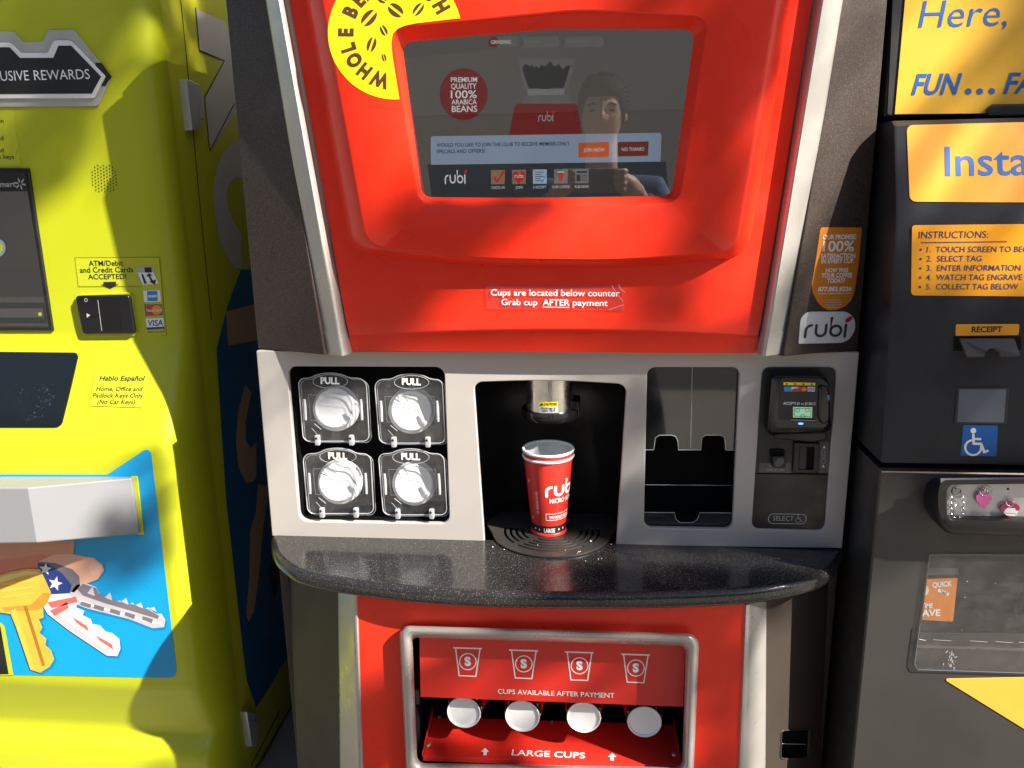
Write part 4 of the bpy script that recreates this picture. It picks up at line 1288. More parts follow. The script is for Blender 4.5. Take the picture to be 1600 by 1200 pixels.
mb = MB().add(box(-1.75, XS - 0.003, YSEAM + 0.004, 0.93, 0.13, 2.05, 0.003), 'limeside')
sideo = mb.build('side_cabinet', G, smooth=30)
SGP = SG
mb = MB()
mb.add(stroke(SGP, [(281, -10), (288, 60), (296, 140), (310, 300), (330, 500)], 1.2, cap=False, h=0.0006), 'grime')
mb.add(flat(SGP, [(305, 13), (352, 34), (372, 110), (311, 79)], 0, 0.0005), 'greyprint')
mb.add(flat(SGP, [(352, 93), (378, 88), (386, 150), (327, 236), (319, 152)], 0, 0.0010), 'greyprint')
mb.add(stroke(SGP, [(305, 13), (311, 79), (350, 95), (319, 152), (327, 236), (365, 163)], 1.2, h=0.0013), 'grime')
ringo = [(392, 214), (365, 219), (347, 240), (337, 270), (332.5, 300), (335, 330), (342, 370), (352, 398), (368, 420)]
ringi = [(378, 418), (376, 365), (362, 340), (355, 320), (354, 305), (357, 288), (368, 276), (392, 285)]
mb.add(flat(SGP, ringo + ringi, 0, 0.0005), 'greyprint')
mb.add(flat(SGP, [(376, 421), (355, 478), (338, 546), (341, 600), (353, 780), (378, 1005), (385, 1062), (400, 1106), (420, 1075), (470, 990), (470, 421)], 0, 0.0005), 'deepblue')
mb.add(flat(SGP, [(352, 487), (402, 474), (408, 530), (356, 540)], 0, 0.0010), 'tan')
ro = [(383, 600), (372, 640), (368, 690), (372, 730), (384, 755), (396, 752), (400, 745), (400, 690), (392, 700), (384, 690), (383, 660), (392, 615)]
mb.add(flat(SGP, ro, 0, 0.0010), 'tan')
mb.add(flat(SGP, [(402, 756), (399, 800), (390, 830), (389, 900), (384, 960), (388, 972), (396, 955), (404, 900), (410, 830), (420, 760)], 0, 0.0012), 'tan')
mb.add(flat(SGP, [(410, 770), (420, 800), (416, 820), (424, 850), (440, 830), (440, 770)], 0, 0.0010), 'keydark')
mb.add(flat(SGP, [(424, 850), (420, 900), (427, 938), (440, 900)], 0, 0.0011), 'cupdark')
mb.build('side_graphic', sideo, recalc=False, smooth=0)
# chrome latches bridging the seam
def latch(p1, p2, nm='door_latch'):
    mb = MB().add(flat(SGP, p1, 0.02, 0.016, 0.002), 'latch').add(flat(SGP, p2, 0.02, 0.013, 0.003), 'latch')
    mb.build(nm, G, smooth=30)
latch([(280, 124), (291, 127), (298, 200), (289, 204)], [(292, 129), (302.5, 131), (310.5, 158), (310, 184), (302, 203.5), (298.5, 202)])
latch([(376, 1112), (386, 1113), (392, 1163), (384, 1166)], [(386.5, 1113), (393, 1115), (398, 1135), (395.5, 1160), (392.5, 1165)])
for q in ([(392, 1196), (436, 1112)], [(405, 1198), (440, 1130)]):
    MB().add(stroke(SGP, q, 1.3, h=0.0008), 'grime').build('base_seam', sideo, recalc=False, smooth=0)

UPL = PY(0.19)
# rewards sign
sg = MB().add(flat(UPL, rounded([(-60, 48.5), (24, 50), (37, 66), (69, 65.5), (76, 47), (117, 47), (175, 120), (155, 166), (-60, 168)], [1, 3, 3, 3, 3, 3, 2, 3, 1], 3), 0.004, 0.004, 0.001), 'greyplate')
sg.add(flat(UPL, [(151, 98.5), (160, 98.5), (176, 120), (166.5, 135), (158, 135)], 0.003, 0.0052, 0.0005), 'ink')
sg.add(flat(UPL, rounded([(-60, 67.5), (20, 67.5), (36, 83.5), (79, 83.5), (88, 64), (114, 64), (168, 120), (151, 154), (-60, 155)], [1, 4, 3, 3, 4, 4, 2, 3, 1], 3), 0.004, 0.0085, 0.001), 'white')
sg.add(flat(UPL, [(-60, 75), (20, 75), (36, 91.5), (88, 91.5), (96, 72.5), (115.5, 72.5), (162, 120.5), (147.5, 147), (-60, 148)], 0.002, 0.0095, 0.0004), 'ink')
sg.add(text(UPL, 'EXCLUSIVE', (-42, 127.2), (46, 125.4), 15, 0.0100), 'white').add(text(UPL, 'REWARDS', (54, 125.2), (141, 123.2), 15, 0.0100), 'white')
sg.build('rewards_sign', G, recalc=True, smooth=30)
mb = MB().add(flat(UPL, rounded([(-60, 171), (20, 172), (33.5, 260), (-60, 257)], 3, 3), 0.0004, 0.0006), 'limelabel')
for s, y, x1, n_ in (('Registration', 192, 6, 48), ('available and', 219, 6, 55), ('cards accepted', 238, 6, 60), ('Office and padlock keys', 248, 22, 92)):
    mb.add(text(UPL, s, (x1 - n_, y + 0.5), (x1, y), 6.5, 0.0010, 0.01), 'ink')
mb.build('notice_label', G, recalc=False, smooth=0)
# speaker grille: small dark perforations
mb = MB()
for i in range(-5, 6):
    for j in range(-9, 10):
        if (i + j) % 2 == 0:
            x, y = i * 4.6, j * 2.55
            if (x / 22) ** 2 + (y / 23) ** 2 <= 1.0:
                mb.add(flat(UPL, ell(163 + x + 0.012 * y * 4, 279 + y, 1.15, 1.15, 8), 0, 0.0005), 'ink')
mb.build('speaker_grille', G, recalc=False, smooth=0)
# screen on the left edge
mb = MB().add(flat(UPL, [(-80, 262), (47, 263), (85, 516), (-80, 516)], 0.012, 0.006, 0.002), 'black')
gs = mb.build('screen', G, smooth=30)
mb = MB().add(flat(UPL, [(-80, 270), (42, 270.5), (79, 509), (-80, 509)], 0, 0.0064), SM['bg']).add(flat(UPL, [(-80, 270), (42, 270.5), (46.5, 299), (-80, 299)], 0, 0.0067), 'ink')
mb.add(text(UPL, 'Walmart', (-22, 292.5), (25, 291.5), 8, 0.0070, 0.02), SM['faint'])
for j in range(6):
    a = math.pi * j / 3 + 0.2
    mb.add(stroke(UPL, [(35 + 3.5 * math.cos(a), 287 + 3.5 * math.sin(a)), (35 + 8 * math.cos(a), 287 + 8 * math.sin(a))], 2.2, h=0.0070), SM['faint'])
mb.add(flat(UPL, ell(0, 387, 12, 14), 0, 0.0067), SM['icb'])
mb.add(flat(UPL, ell(0, 387, 8, 9), 0, 0.0070), 'lime')
mb.add(flat(UPL, [(-80, 472), (73, 472), (78, 504), (-80, 505)], 0, 0.0067), SM['bar'])
mb.add(flat(UPL, [(-80, 482), (70, 481), (72, 495), (-80, 496)], 0, 0.0070), SM['lg2'])
mb.add(flat(UPL, ell(66, 490, 3), 0, 0.0073), 'limelabel')
mb.build('screen_picture', gs, recalc=False, smooth=0)
MB().add(flat(UPL, [(-80, 268), (43, 269), (80.5, 511), (-80, 511)], 0, 0.0085), 'glass').build('screen_glass', gs, recalc=False, smooth=0)
# card notice, reader and logos
mb = MB().add(flat(UPL, rounded([(117.5, 402.5), (249, 402), (258, 520), (229, 523), (222, 447), (123, 447.5)], 1, 2), 0.0003, 0.0005), 'limelabel')
mb.add(stroke(UPL, [(117.5, 402.5), (249, 402), (261, 524), (231, 526)], 0.5, h=0.0010), 'grime').add(stroke(UPL, [(117.5, 402.5), (123, 447.5), (222, 447)], 0.5, h=0.0010), 'grime')
mb.add(text(UPL, 'ATM/Debit', (139, 415.5), (192, 415), 8, 0.0010, 0.012), 'ink').add(text(UPL, 'and Credit Cards', (125, 426), (208.5, 425.2), 8, 0.0010, 0.012), 'ink').add(text(UPL, 'ACCEPTED!', (138, 436.3), (198, 435.8), 7.6, 0.0010, 0.012), 'ink')
mb.add(flat(UPL, [(162, 440.5), (182, 440), (181.5, 444), (186, 444), (172.5, 451), (157.5, 444.5), (162, 444.5)], 0, 0.0010), 'ink')
mb.add(flat(UPL, [(213.5, 417), (241, 416), (242.5, 435), (215.5, 436)], 0, 0.0010), 'greyplate')
mb.add(flat(UPL, [(226, 418), (237, 417.5), (238, 426), (227, 426)], 0, 0.0012), 'ink')
mb.add(flat(UPL, [(216, 426), (240, 425), (249, 443), (223.5, 445)], 0, 0.0012), 'white')
mb.add(flat(UPL, [(221, 428), (224, 428), (230, 443), (226, 443.5)], 0, 0.0014), 'ink')
mb.add(stroke(UPL, [(233, 430), (238, 439)], 3, h=0.0014), 'ink').add(flat(UPL, [(229, 432), (233, 426.5), (239, 430.5)], 0, 0.0016), 'ink').add(flat(UPL, [(234, 440), (244, 436.5), (243, 445)], 0, 0.0016), 'ink')
mb.add(flat(UPL, [(224, 454), (250.5, 453), (252, 471), (226, 472)], 0, 0.0010), 'white').add(flat(UPL, [(230, 455), (246, 454.5), (247, 470), (231, 470.5)], 0, 0.0012), 'cardblue')
mb.add(stroke(UPL, [(232, 463), (245.5, 462.5)], 3.5, h=0.0014, cap=False), 'badge')
mb.add(flat(UPL, [(225.5, 475.5), (253.5, 475), (255, 492.5), (227.5, 493.5)], 0, 0.0010), 'keydark')
mb.add(flat(UPL, ell(236, 484.4, 8.2, 7.6, 24), 0, 0.0012), 'cardred').add(flat(UPL, ell(245.5, 484, 8.2, 7.6, 24), 0, 0.0014), 'cardorange')
mb.add(text(UPL, 'MasterCard', (229, 487), (253, 486.5), 4, 0.0017, 0.01, 0.15), 'white')
mb.add(flat(UPL, [(228, 497.5), (256, 496.5), (257.5, 513.5), (230, 515)], 0, 0.0010), 'white').add(text(UPL, 'VISA', (232, 509.3), (255, 508.5), 8.6, 0.0012, 0.02, 0.2), 'cardnavy')
mb.add(flat(UPL, [(229.7, 511.5), (257.3, 510.2), (257.5, 513.5), (230, 515)], 0, 0.0014), 'cardnavy')
mb.add(text(UPL, 'CREDIT OR DEBIT', (231, 520), (258, 519.3), 2.4, 0.0010), 'ink')
mb.build('card_notice', G, recalc=False, smooth=0)
cr = MB().add(flat(UPL, rounded([(117, 466), (125, 460), (207, 456), (217, 519), (212, 525), (131, 528)], 5, 4), 0.004, 0.004, 0.001), 'lime')
cr.add(flat(UPL, rounded([(122, 461), (206, 459), (216, 520), (134, 521)], 6, 5), 0.010, 0.012, 0.003), 'blackgloss')
cro = cr.build('card_reader', G, smooth=40)
mb = MB().add(flat(UPL, [(160, 469), (190, 468), (195, 514), (166, 516)], 0, 0.0123), 'void')
mb.add(stroke(UPL, [(158.5, 468), (164.5, 515)], 0.8, h=0.0126), 'labelprint').add(stroke(UPL, [(147, 491), (190, 490)], 4, h=0.0125), 'void')
mb.add(flat(UPL, [(141, 488), (141.5, 495), (147, 491)], 0, 0.0128), 'labelprint').add(stroke(UPL, ell(140, 467.5, 2.2, 2.6, 12), 0.7, True, 0.0126), 'labelprint')
mb.build('card_slot', cro, recalc=False, smooth=0)
# sloping middle: window and sticker
s0, s1 = P(200, 548, 0.182), P(200, 680, 0.123)
dv = (s0 - s1)
MP = Pl(s0, V((1, 0, 0)).cross(dv), (1, 0, 0))
mb = MB().add(flat(MP, rounded([(-80, 549), (124, 551), (96, 668), (-80, 668)], [1, 8, 9, 1], 5), 0.006, 0.0025, 0.001), 'darkwin')
random.seed(5)
for j in range(60):
    x, y = random.choice(((60, 640), (38, 612), (70, 628), (52, 652), (80, 612)))
    x, y = x + random.gauss(0, 8), y + random.gauss(0, 6)
    if 5 < x < 92 and 575 < y < 662:
        mb.add(stroke(MP, [(x, y), (x + random.uniform(-2, 2), y + random.uniform(-1, 1)), (x + random.uniform(-2.5, 2.5), y + random.uniform(-3, 3))], random.uniform(0.15, 0.4), h=0.0029), 'label')
mb.build('viewing_window', G, recalc=False, smooth=0)
mb = MB().add(flat(MP, rounded([(149, 584), (236, 586), (224, 637), (139.5, 634)], 1, 2), 0.0003, 0.0006), 'limelabel')
for s, y, a, b, hh, bo in (('Hablo Español', 594.5, 155, 226.5, 7.4, .022), ('Home, Office and', 610.8, 150, 223, 6.6, .012), ('Padlock Keys Only', 621, 144.5, 224, 6.6, .012), ('(No Car Keys)', 631, 152, 211, 6.6, .012)):
    mb.add(text(MP, s, (a, y), (b, y + 0.4), hh, 0.0010, bo, 0.22), 'ink')
mb.build('language_label', G, recalc=False, smooth=0)

# blue poster with printed keys
KP = PY(0.110)
po = MB().add(flat(KP, rounded([(-80, 741), (168, 741.5), (229, 701), (236.5, 706), (276.5, 1050), (270, 1058.5), (-80, 1052)], [1, 2, 7, 3, 6, 6, 1], 5), 0.0006, 0.0012, 0.0), 'cyan')
def kf(pts, m_, h):
    po.add(flat(KP, [(x / 2.182, 650 + y / 2.182) for x, y in pts], 0, h), m_)
kf([(-60, 425), (262, 425), (258, 488), (360, 505), (364, 530), (338, 562), (286, 582), (120, 570)], 'cyanshadow', 0.0013)
kf([(-60, 425), (255, 425), (250, 482), (262, 505), (150, 520), (60, 560), (-60, 560)], 'skinprint', 0.0015)
kf([(-60, 500), (140, 470), (250, 482), (262, 500), (130, 530), (-60, 550)], 'skinred', 0.0016)
kf([(318, 492), (345, 505), (348, 524), (330, 545), (312, 540), (306, 515)], 'skinpale', 0.0019)
kf([(130, 495), (190, 470), (250, 470), (320, 482), (350, 505), (356, 525), (335, 555), (285, 575), (200, 540)], 'skinlight', 0.0018)
kf([(130, 495), (190, 500), (250, 522), (272, 545), (275, 578), (255, 600), (220, 590), (160, 540)], 'keydark', 0.0021)
def off(pts, dx, dy):
    return [(x + dx, y + dy) for x, y in pts]
blade = [(240, 602), (262, 575), (290, 566), (330, 582), (338, 600), (348, 612), (372, 612), (386, 630), (412, 628), (424, 648), (455, 634), (474, 664), (508, 650), (532, 672), (552, 672), (566, 694), (561, 718), (522, 722), (440, 690), (300, 655), (262, 640)]
kf(off(blade, 5, 9), 'cyanshadow', 0.0016)
kf(blade, 'keysilver', 0.0021)
kf([(262, 622), (300, 634), (400, 664), (520, 698), (556, 702), (552, 708), (516, 705), (400, 672), (290, 640)], 'whiteprint', 0.0025)
kf([(266, 588), (285, 570), (330, 585), (338, 602), (372, 616), (412, 633), (455, 640), (508, 658), (545, 680), (540, 690), (470, 668), (360, 636), (285, 610)], 'keydark', 0.0024)
for x in (300, 360, 415, 465, 510):
    kf([(x, 602 + (x - 300) * 0.25), (x + 18, 580 + (x - 300) * 0.32), (x + 26, 612 + (x - 300) * 0.26)], 'keysilver', 0.0027)
for x in (280, 325, 380, 430, 490):
    kf([(x, 630 + (x - 280) * 0.24), (x + 34, 640 + (x - 280) * 0.24), (x + 30, 652 + (x - 280) * 0.25), (x - 4, 641 + (x - 280) * 0.24)], 'keydark', 0.0027)
kf([(130, 502), (165, 502), (215, 535), (247, 575), (240, 602), (178, 606), (150, 560)], 'navy', 0.0030)
def star(x, y, r_, m_, h, rot=0.0):
    kf([(x + (r_ if j % 2 == 0 else r_ * 0.42) * math.sin(math.pi * j / 5 + rot), y - (r_ if j % 2 == 0 else r_ * 0.42) * math.cos(math.pi * j / 5 + rot)) for j in range(10)], m_, h)
star(192, 569, 26, 'whiteprint', 0.0033, 0.25)
star(158, 520, 22, 'whiteprint', 0.0033, 0.1)
fk = [(176, 606), (238, 600), (250, 616), (268, 632), (262, 650), (290, 662), (285, 676), (312, 690), (318, 706), (345, 712), (362, 732), (386, 738), (410, 758), (413, 790), (402, 816), (366, 814), (240, 730), (165, 672), (150, 645)]
kf(off(fk, 5, 9), 'cyanshadow', 0.0017)
kf(fk, 'whiteprint', 0.0030)
kf([(165, 655), (180, 655), (378, 806), (368, 812), (240, 728)], 'keysilver', 0.0031)
for a, b in (((165, 640), (262, 620)), ((175, 668), (232, 640)), ((250, 690), (300, 720)), ((330, 752), (384, 782))):
    d = 12
    kf([(a[0], a[1] - d * 0.6), (b[0], b[1] - d * 0.6), (b[0] + 6, b[1] + d), (a[0] + 14, a[1] + d)], 'pinkstripe', 0.0033)
gk = [(-60, 560), (40, 528), (95, 518), (140, 520), (160, 560), (178, 600), (165, 632), (150, 652), (152, 684), (136, 690), (148, 718), (138, 736), (162, 756), (158, 778), (178, 796), (188, 826), (172, 852), (140, 872), (108, 862), (92, 800), (40, 672), (10, 668), (-60, 650)]
kf(off(gk, 7, 8), 'cyanshadow', 0.0018)
kf(gk, 'gold', 0.0036)
kf([(150, 600), (178, 602), (165, 634), (150, 652), (120, 660), (20, 664), (10, 650), (110, 640)], 'goldd2', 0.0037)
kf([(-60, 566), (40, 536), (95, 526), (132, 528), (136, 536), (90, 540), (-60, 585)], 'goldl', 0.0037)
kf([(84, 645), (96, 645), (158, 846), (148, 850)], 'goldd', 0.0039)
kf([(40, 660), (58, 655), (122, 858), (108, 862)], 'amber', 0.0039)
for yy in (568, 590, 612):
    kf([(10, yy), (120, yy - 16), (122, yy - 8), (12, yy + 8)], 'amber', 0.0039)
kf([(-60, 690), (8, 704), (18, 716), (48, 882), (-60, 884)], 'limelabel', 0.0020)
kf([(-60, 716), (4, 716), (32, 878), (-60, 880)], 'darkwin', 0.0024)
po.build('key_poster', G, recalc=False, smooth=0)
hd = MB()
yb0, yf = 0.1085, 0.012
T = [P(-80, 762, yf), P(43, 762, yf), P(206, 747, 0.092), P(208, 744.5, yb0), P(-80, 744, yb0)]
B_ = [P(-80, 850, yf), P(57, 848.5, yf), P(218, 834, 0.092), P(219, 832.5, yb0), P(-80, 838, yb0)]
for a, b in zip(T, B_):
    b.x, b.y = a.x, a.y
hd.add(loft([B_, T], True, True, True), 'hood')
ho = hd.build('cutter_hood', G, smooth=0)
bv = ho.modifiers.new('b', 'BEVEL')
bv.width = 0.003
bv.segments = 2
MB().add(flat(KP, [(207, 743), (216.5, 743), (226.5, 834), (217, 834)], 0.004, 0.006, 0.001), 'limelabel').build('hood_flange', G, smooth=0)

# ================================================================ tag engraving machine (black and amber, on the right)
XR = 0.5375
T_ = thing('tag_machine', 'black and amber pet tag engraving machine at the right edge, with a wheelchair sticker', 'vending machine', (1.05, 0.4, 0.13))
zz = lambda py, Y: Pl((XR, 0, 0), (1, 0, 0)).at(0, 0) if False else None
def PXR(px, py):
    return Pl((XR, 0, 0), (1, 0, 0)).at(px, py)
XE = 1.25
# upper cabinet
U = PY(0.022)
zu = U.at(1450, 180).z
ub = MB().add(box(XR + 0.002, XE, 0.026, 0.6, zu, 2.15, 0.004), 'tagblack')
ub.add(flat(U, rounded([(1402, -160), (1800, -160), (1800, 176), (1386, 180)], [1, 1, 1, 4], 3), 0.004, -0.0005, 0.001), 'tagblack')
uo = ub.build('upper_cabinet', T_, smooth=30)
mb = MB().add(flat(U, rounded([(1428, -160), (1800, -160), (1800, 175), (1540, 177), (1543, 168), (1549, 163.5), (1800, 160), (1800, 175.5), (1545, 178), (1397.5, 178.5)], 1, 2) if False else [(1428, -160), (1800, -160), (1800, 159.5), (1549, 163.5), (1543, 167.5), (1540, 177.2), (1397.5, 178.5)], 0.0012, 0.0014, 0.0003), 'amber')
UT = U.up(0.0016)
mb.add(text(UT, 'Here, Today', (1435, 43.5), (1760, 35), 42, 0.0004, -0.006, 0.10), 'blueprint')
mb.add(text(UT, 'FUN', (1424, 147.5), (1500, 146.8), 31, 0.0004, 0.022, 0.22), 'blueprint')
for x in (1513, 1531, 1549.5):
    mb.add(flat(UT, ell(x, 143 - (x - 1513) * 0.012, 5), 0, 0.0004), 'blueprint')
mb.add(text(UT, 'FAST', (1567, 146), (1668, 144), 31, 0.0004, 0.022, 0.22), 'blueprint')
mb.build('upper_sign', T_, recalc=False, smooth=0)
MB().add(flat(U, rounded([(1541, 165), (1800, 159), (1800, 180), (1539, 182)], [8, 1, 1, 4], 4), 0.012, 0.008, 0.002), 'tagblack').build('sign_handle', uo, smooth=30)
# lower body: leaning head over an upright cabinet
pa = [PXR(1394, 189), PXR(1395, 200), PXR(1397, 330), PXR(1396, 380), PXR(1375.5, 722)]
for p, Y in zip(pa, (-0.020, -0.034, -0.078, -0.082, -0.112)):
    pass
zs = [P(1394, 189, -0.022).z, P(1395.5, 197, -0.034).z, P(1397, 335, -0.076).z, P(1395, 385, -0.083).z, P(1375.5, 722, -0.112).z]
ysn = [-0.020, -0.034, -0.077, -0.083, -0.112]
ringL = [V((XR, y, z)) for y, z in zip(ysn, zs)] + [V((XR, 0.6, zs[-1])), V((XR, 0.6, zs[0]))]
ringI = [V((XR + 0.004, p.y - 0.002, p.z)) for p in ringL]
ringR = [V((XE, p.y - 0.002, p.z)) for p in ringL]
head = MB().add(loft([ringL, ringI, ringR], True, True, True), 'tagblack').build('head_cabinet', T_, smooth=30)
zt_ = P(1373, 733, -0.1085).z
ringL = [V((XR, -0.104, zt_)), V((XR, -0.1085, zt_ - 0.006)), V((XR, -0.1085, 0.13)), V((XR, 0.6, 0.13)), V((XR, 0.6, zt_))]
rI = [V((XR + 0.003, p.y - (0.002 if p.y < 0 else 0), p.z)) for p in ringL]
# cabinet front with an opening for the pick-up bin
LB = PY(-0.1105)
MB().add(loft([ringL, rI], True, True, False), 'tagblack_lit').build('cabinet_side', T_, smooth=30)
zf0, zf1 = 0.13, zt_ - 0.006
hl = [LB.uv(LB.at(*p)) for p in rounded([(1454, 868), (1760, 868), (1760, 990), (1438, 990)], 4, 3)]
fo = [(XR + 0.003, zf0), (XE, zf0), (XE, zf1), (XR + 0.003, zf1)]
lowf = MB().add(shape2(LB, [fo, hl], 0.003, 0, 0), 'tagblack_lit')
hv = [LB.xyz(a, b, -0.002) for a, b in hl]
lowf.add(loft([hv, [p + V((0, 0.14, 0)) for p in hv]], True, False, True), 'void')
lowf.add(box(XR + 0.003, XE, -0.100, 0.6, zf1, zf1 + 0.005), 'tagblack')
lowo = lowf.build('lower_cabinet', T_, smooth=0)

# head panels
def seg(i):
    a, b = V((XR, ysn[i] - 0.002, zs[i])), V((XR, ysn[i + 1] - 0.002, zs[i + 1]))
    return Pl(a, V((1, 0, 0)).cross(a - b), (1, 0, 0))
HA, HB = seg(1), seg(3)
mb = MB().add(flat(HA, rounded([(1416, 196), (1800, 186), (1800, 318), (1421, 315.5)], [10, 1, 1, 10], 5), 0.0012, 0.0013, 0.0003), 'amberdeep')
mb.add(text(HA, 'Instant', (1477, 274.5), (1672, 272), 45, 0.0018, 0.008), 'signblue')
mb.build('name_panel', head, recalc=False, smooth=0)
mb = MB().add(flat(HB, rounded([(1424.5, 352), (1800, 348), (1800, 465), (1423, 461.5)], [5, 1, 1, 6], 4), 0.0012, 0.0013, 0.0003), 'amberdeep')
mb.add(text(HB, 'INSTRUCTIONS:', (1435.5, 372.5), (1544, 371.5), 10.6, 0.0018, 0.0), 'navyprint')
mb.add(stroke(HB, [(1439, 379.2), (1572, 377.5)], 1.4, h=0.0018), 'navyprint')
for k, (s, wpx) in enumerate((('1.  TOUCH SCREEN TO BEGIN', 172), ('2.  SELECT TAG', 86), ('3.  ENTER INFORMATION', 147), ('4.  WATCH TAG ENGRAVE', 150), ('5.  COLLECT TAG BELOW', 144))):
    y = 394 + k * 14.6
    x = 1448 - k * 0.3
    mb.add(text(HB, s, (x, y), (x + wpx, y - 0.4), 8.6, 0.0018, 0.004), 'navyprint')
    mb.add(flat(HB, ell(x - 10, y - 4, 1.9), 0, 0.0018), 'navyprint')
mb.build('instruction_panel', head, recalc=False, smooth=0)
mb = MB().add(flat(HB, rounded([(1493, 506.5), (1592, 506), (1590.5, 523.5), (1492, 524.5)], 2, 3), 0.002, 0.0022, 0.0005), 'amberdeep')
mb.add(text(HB, 'RECEIPT', (1518, 519), (1566, 518.6), 8.4, 0.0026, 0.03), 'ink')
mb.build('receipt_label', head, recalc=False, smooth=0)
mb = MB().add(flat(HB, [(1490, 526.5), (1594, 526), (1594, 546), (1490, 548)], 0.003, 0.0025), 'void')
f1 = [HB.at(*p, 0.004) for p in ((1500, 529), (1585, 529))]
f2 = [HB.at(*p, 0.026) for p in ((1594, 555), (1564, 555), (1562, 548), (1555, 543), (1548, 543), (1541, 548), (1539, 555.5), (1511, 556))]
ring_a = [f1[0], f1[1]] + f2
ring_b = [p + V((0, 0.003, -0.003)) for p in ring_a]
mb.add(loft([ring_a, ring_b], True, True, True), 'flap')
mb.build('receipt_chute', head, smooth=20)
mb = MB().add(flat(HB, rounded([(1495, 605), (1576, 605), (1572, 663), (1490, 662)], 2, 3), 0.003, 0.002, 0.0008), 'tagblack').add(flat(HB, [(1498, 608), (1571, 608), (1567.5, 659.5), (1494.5, 659)], 0, 0.0023), 'greypanel')
mb.build('sensor_window', head, smooth=20)
mb = MB().add(flat(HB, rounded([(1505, 663.8), (1559, 665), (1556.5, 713), (1500.5, 711.5)], 1.5, 3), 0.0004, 0.0006), 'signblue')
wheelchair(HB, 1505.5, 668.5, 3.55, 'white', mb, 0.0010, 1.15)
mb.build('access_sticker', head, recalc=False, smooth=0)
# tag display case
c0 = rounded([(1452, 745), (1800, 742), (1800, 832), (1463, 822), (1442, 790), (1443, 770)], [14, 1, 1, 16, 10, 8], 5)
c1 = rounded([(1470, 750), (1800, 747), (1800, 824), (1474, 818)], [12, 1, 1, 12], 5)
while len(c1) < len(c0):
    c1.insert(len(c1), c1[-1])
c1 = rounded([(1472, 750), (1800, 747), (1800, 824), (1478, 818.5), (1466, 800), (1466, 765)], [10, 1, 1, 10, 10, 10], 5)
win = rounded([(1486, 758), (1800, 755), (1800, 817), (1484, 812.5), (1480.5, 800), (1481, 766)], [8, 1, 1, 8, 6, 6], 5)
yc0, yc1 = -0.1085, -0.158
rg = [[P(x, y, yc0) for x, y in c0]]
r1 = [P(x, y, yc1) for x, y in c1]
r0b = [V((p.x, yc1 + 0.018, p.z)) for p in rg[0]]
rg += [r0b, [a.lerp(b, 0.45) + V((0, -0.005, 0)) for a, b in zip(r0b, r1)], r1]
rw = [P(x, y, yc1) for x, y in win]
rg += [[a.lerp(b, 0.8) for a, b in zip(r1, rw)], [p + V((0, 0.002, 0)) for p in rw], [p + V((0, 0.020, 0)) for p in rw]]
mb = MB().add(loft(rg), 'black')
dc = mb.build('display_case', lowo, smooth=35)
DP = PY(yc1 + 0.0185)
MB().add(flat(DP, [(1470, 748), (1800, 744), (1800, 826), (1474, 820)], 0.002, 0), 'plate').build('display_plate', dc, recalc=False, smooth=0)
for x, y in ((1493, 762), (1575, 764), (1537, 807), (1496, 811), (1612, 808)):
    q = DP.at(x, y)
    MB().add(lathe(q, [(0, 0.0012), (0.0016, 0.001), (0.002, 0)], (0, -1, 0), 10), 'ink').build('plate_screw', dc, smooth=30)
TGY = yc1 + 0.013
TG = PY(TGY)
def ringpts(px, py, r_, tilt=0.0, n_=20, yv=TGY):
    c = P(px, py, yv)
    s = PY(yv).scale(px, py) * r_
    return [c + V((math.cos(a) * s, math.sin(a) * s * tilt, math.sin(a) * s)) for a in [2 * math.pi * i / n_ for i in range(n_)]]
TGN = 'sample tags in the display case'
# looped chain
ch = thing('key_chain', 'silver chain loop with split ring hanging in the display case', 'key chain', P(1494, 765, TGY), TGN)
MB().add(tube(ringpts(1494, 767, 7, 0.2), 0.0011, 6, True), 'chrome').build('split_ring', ch, smooth=40)
mb = MB()
lk = []
for i in range(9):
    lk.append((1486.5 - 1.2 * math.sin(i / 8 * 3), 775 + i * 4.4))
for i in range(3):
    lk.append((1490 + i * 4.2, 811))
for i in range(9):
    lk.append((1503 + 1.2 * math.sin(i / 8 * 3), 810 - i * 4.4))
for i, (x, y) in enumerate(lk):
    c = P(x, y, TGY - 0.001 * (i % 2))
    s = PY(TGY).scale(x, y)
    d = 1 if i % 2 else 0.35
    mb.add(tube([c + V((math.cos(a) * 2.3 * s * d, -math.sin(a) * s * (1 - d), math.sin(a) * 3.6 * s)) for a in [2 * math.pi * j / 10 for j in range(10)]], 0.0009, 5, True), 'chrome')
mb.add(tube(ringpts(1494, 787, 3.2, 0.3), 0.0009, 5, True), 'chrome')
mb.build('chain_link', ch, smooth=40)
def heart(cx_, cy_, w_, h_, n_=24):
    o = []
    for i in range(n_):
        t = 2 * math.pi * i / n_
        x = 16 * math.sin(t) ** 3
        y = 13 * math.cos(t) - 5 * math.cos(2 * t) - 2 * math.cos(3 * t) - math.cos(4 * t)
        o.append((cx_ + x / 16 * w_ / 2, cy_ - (y + 2.5) / 14.5 * h_ / 2))
    return o
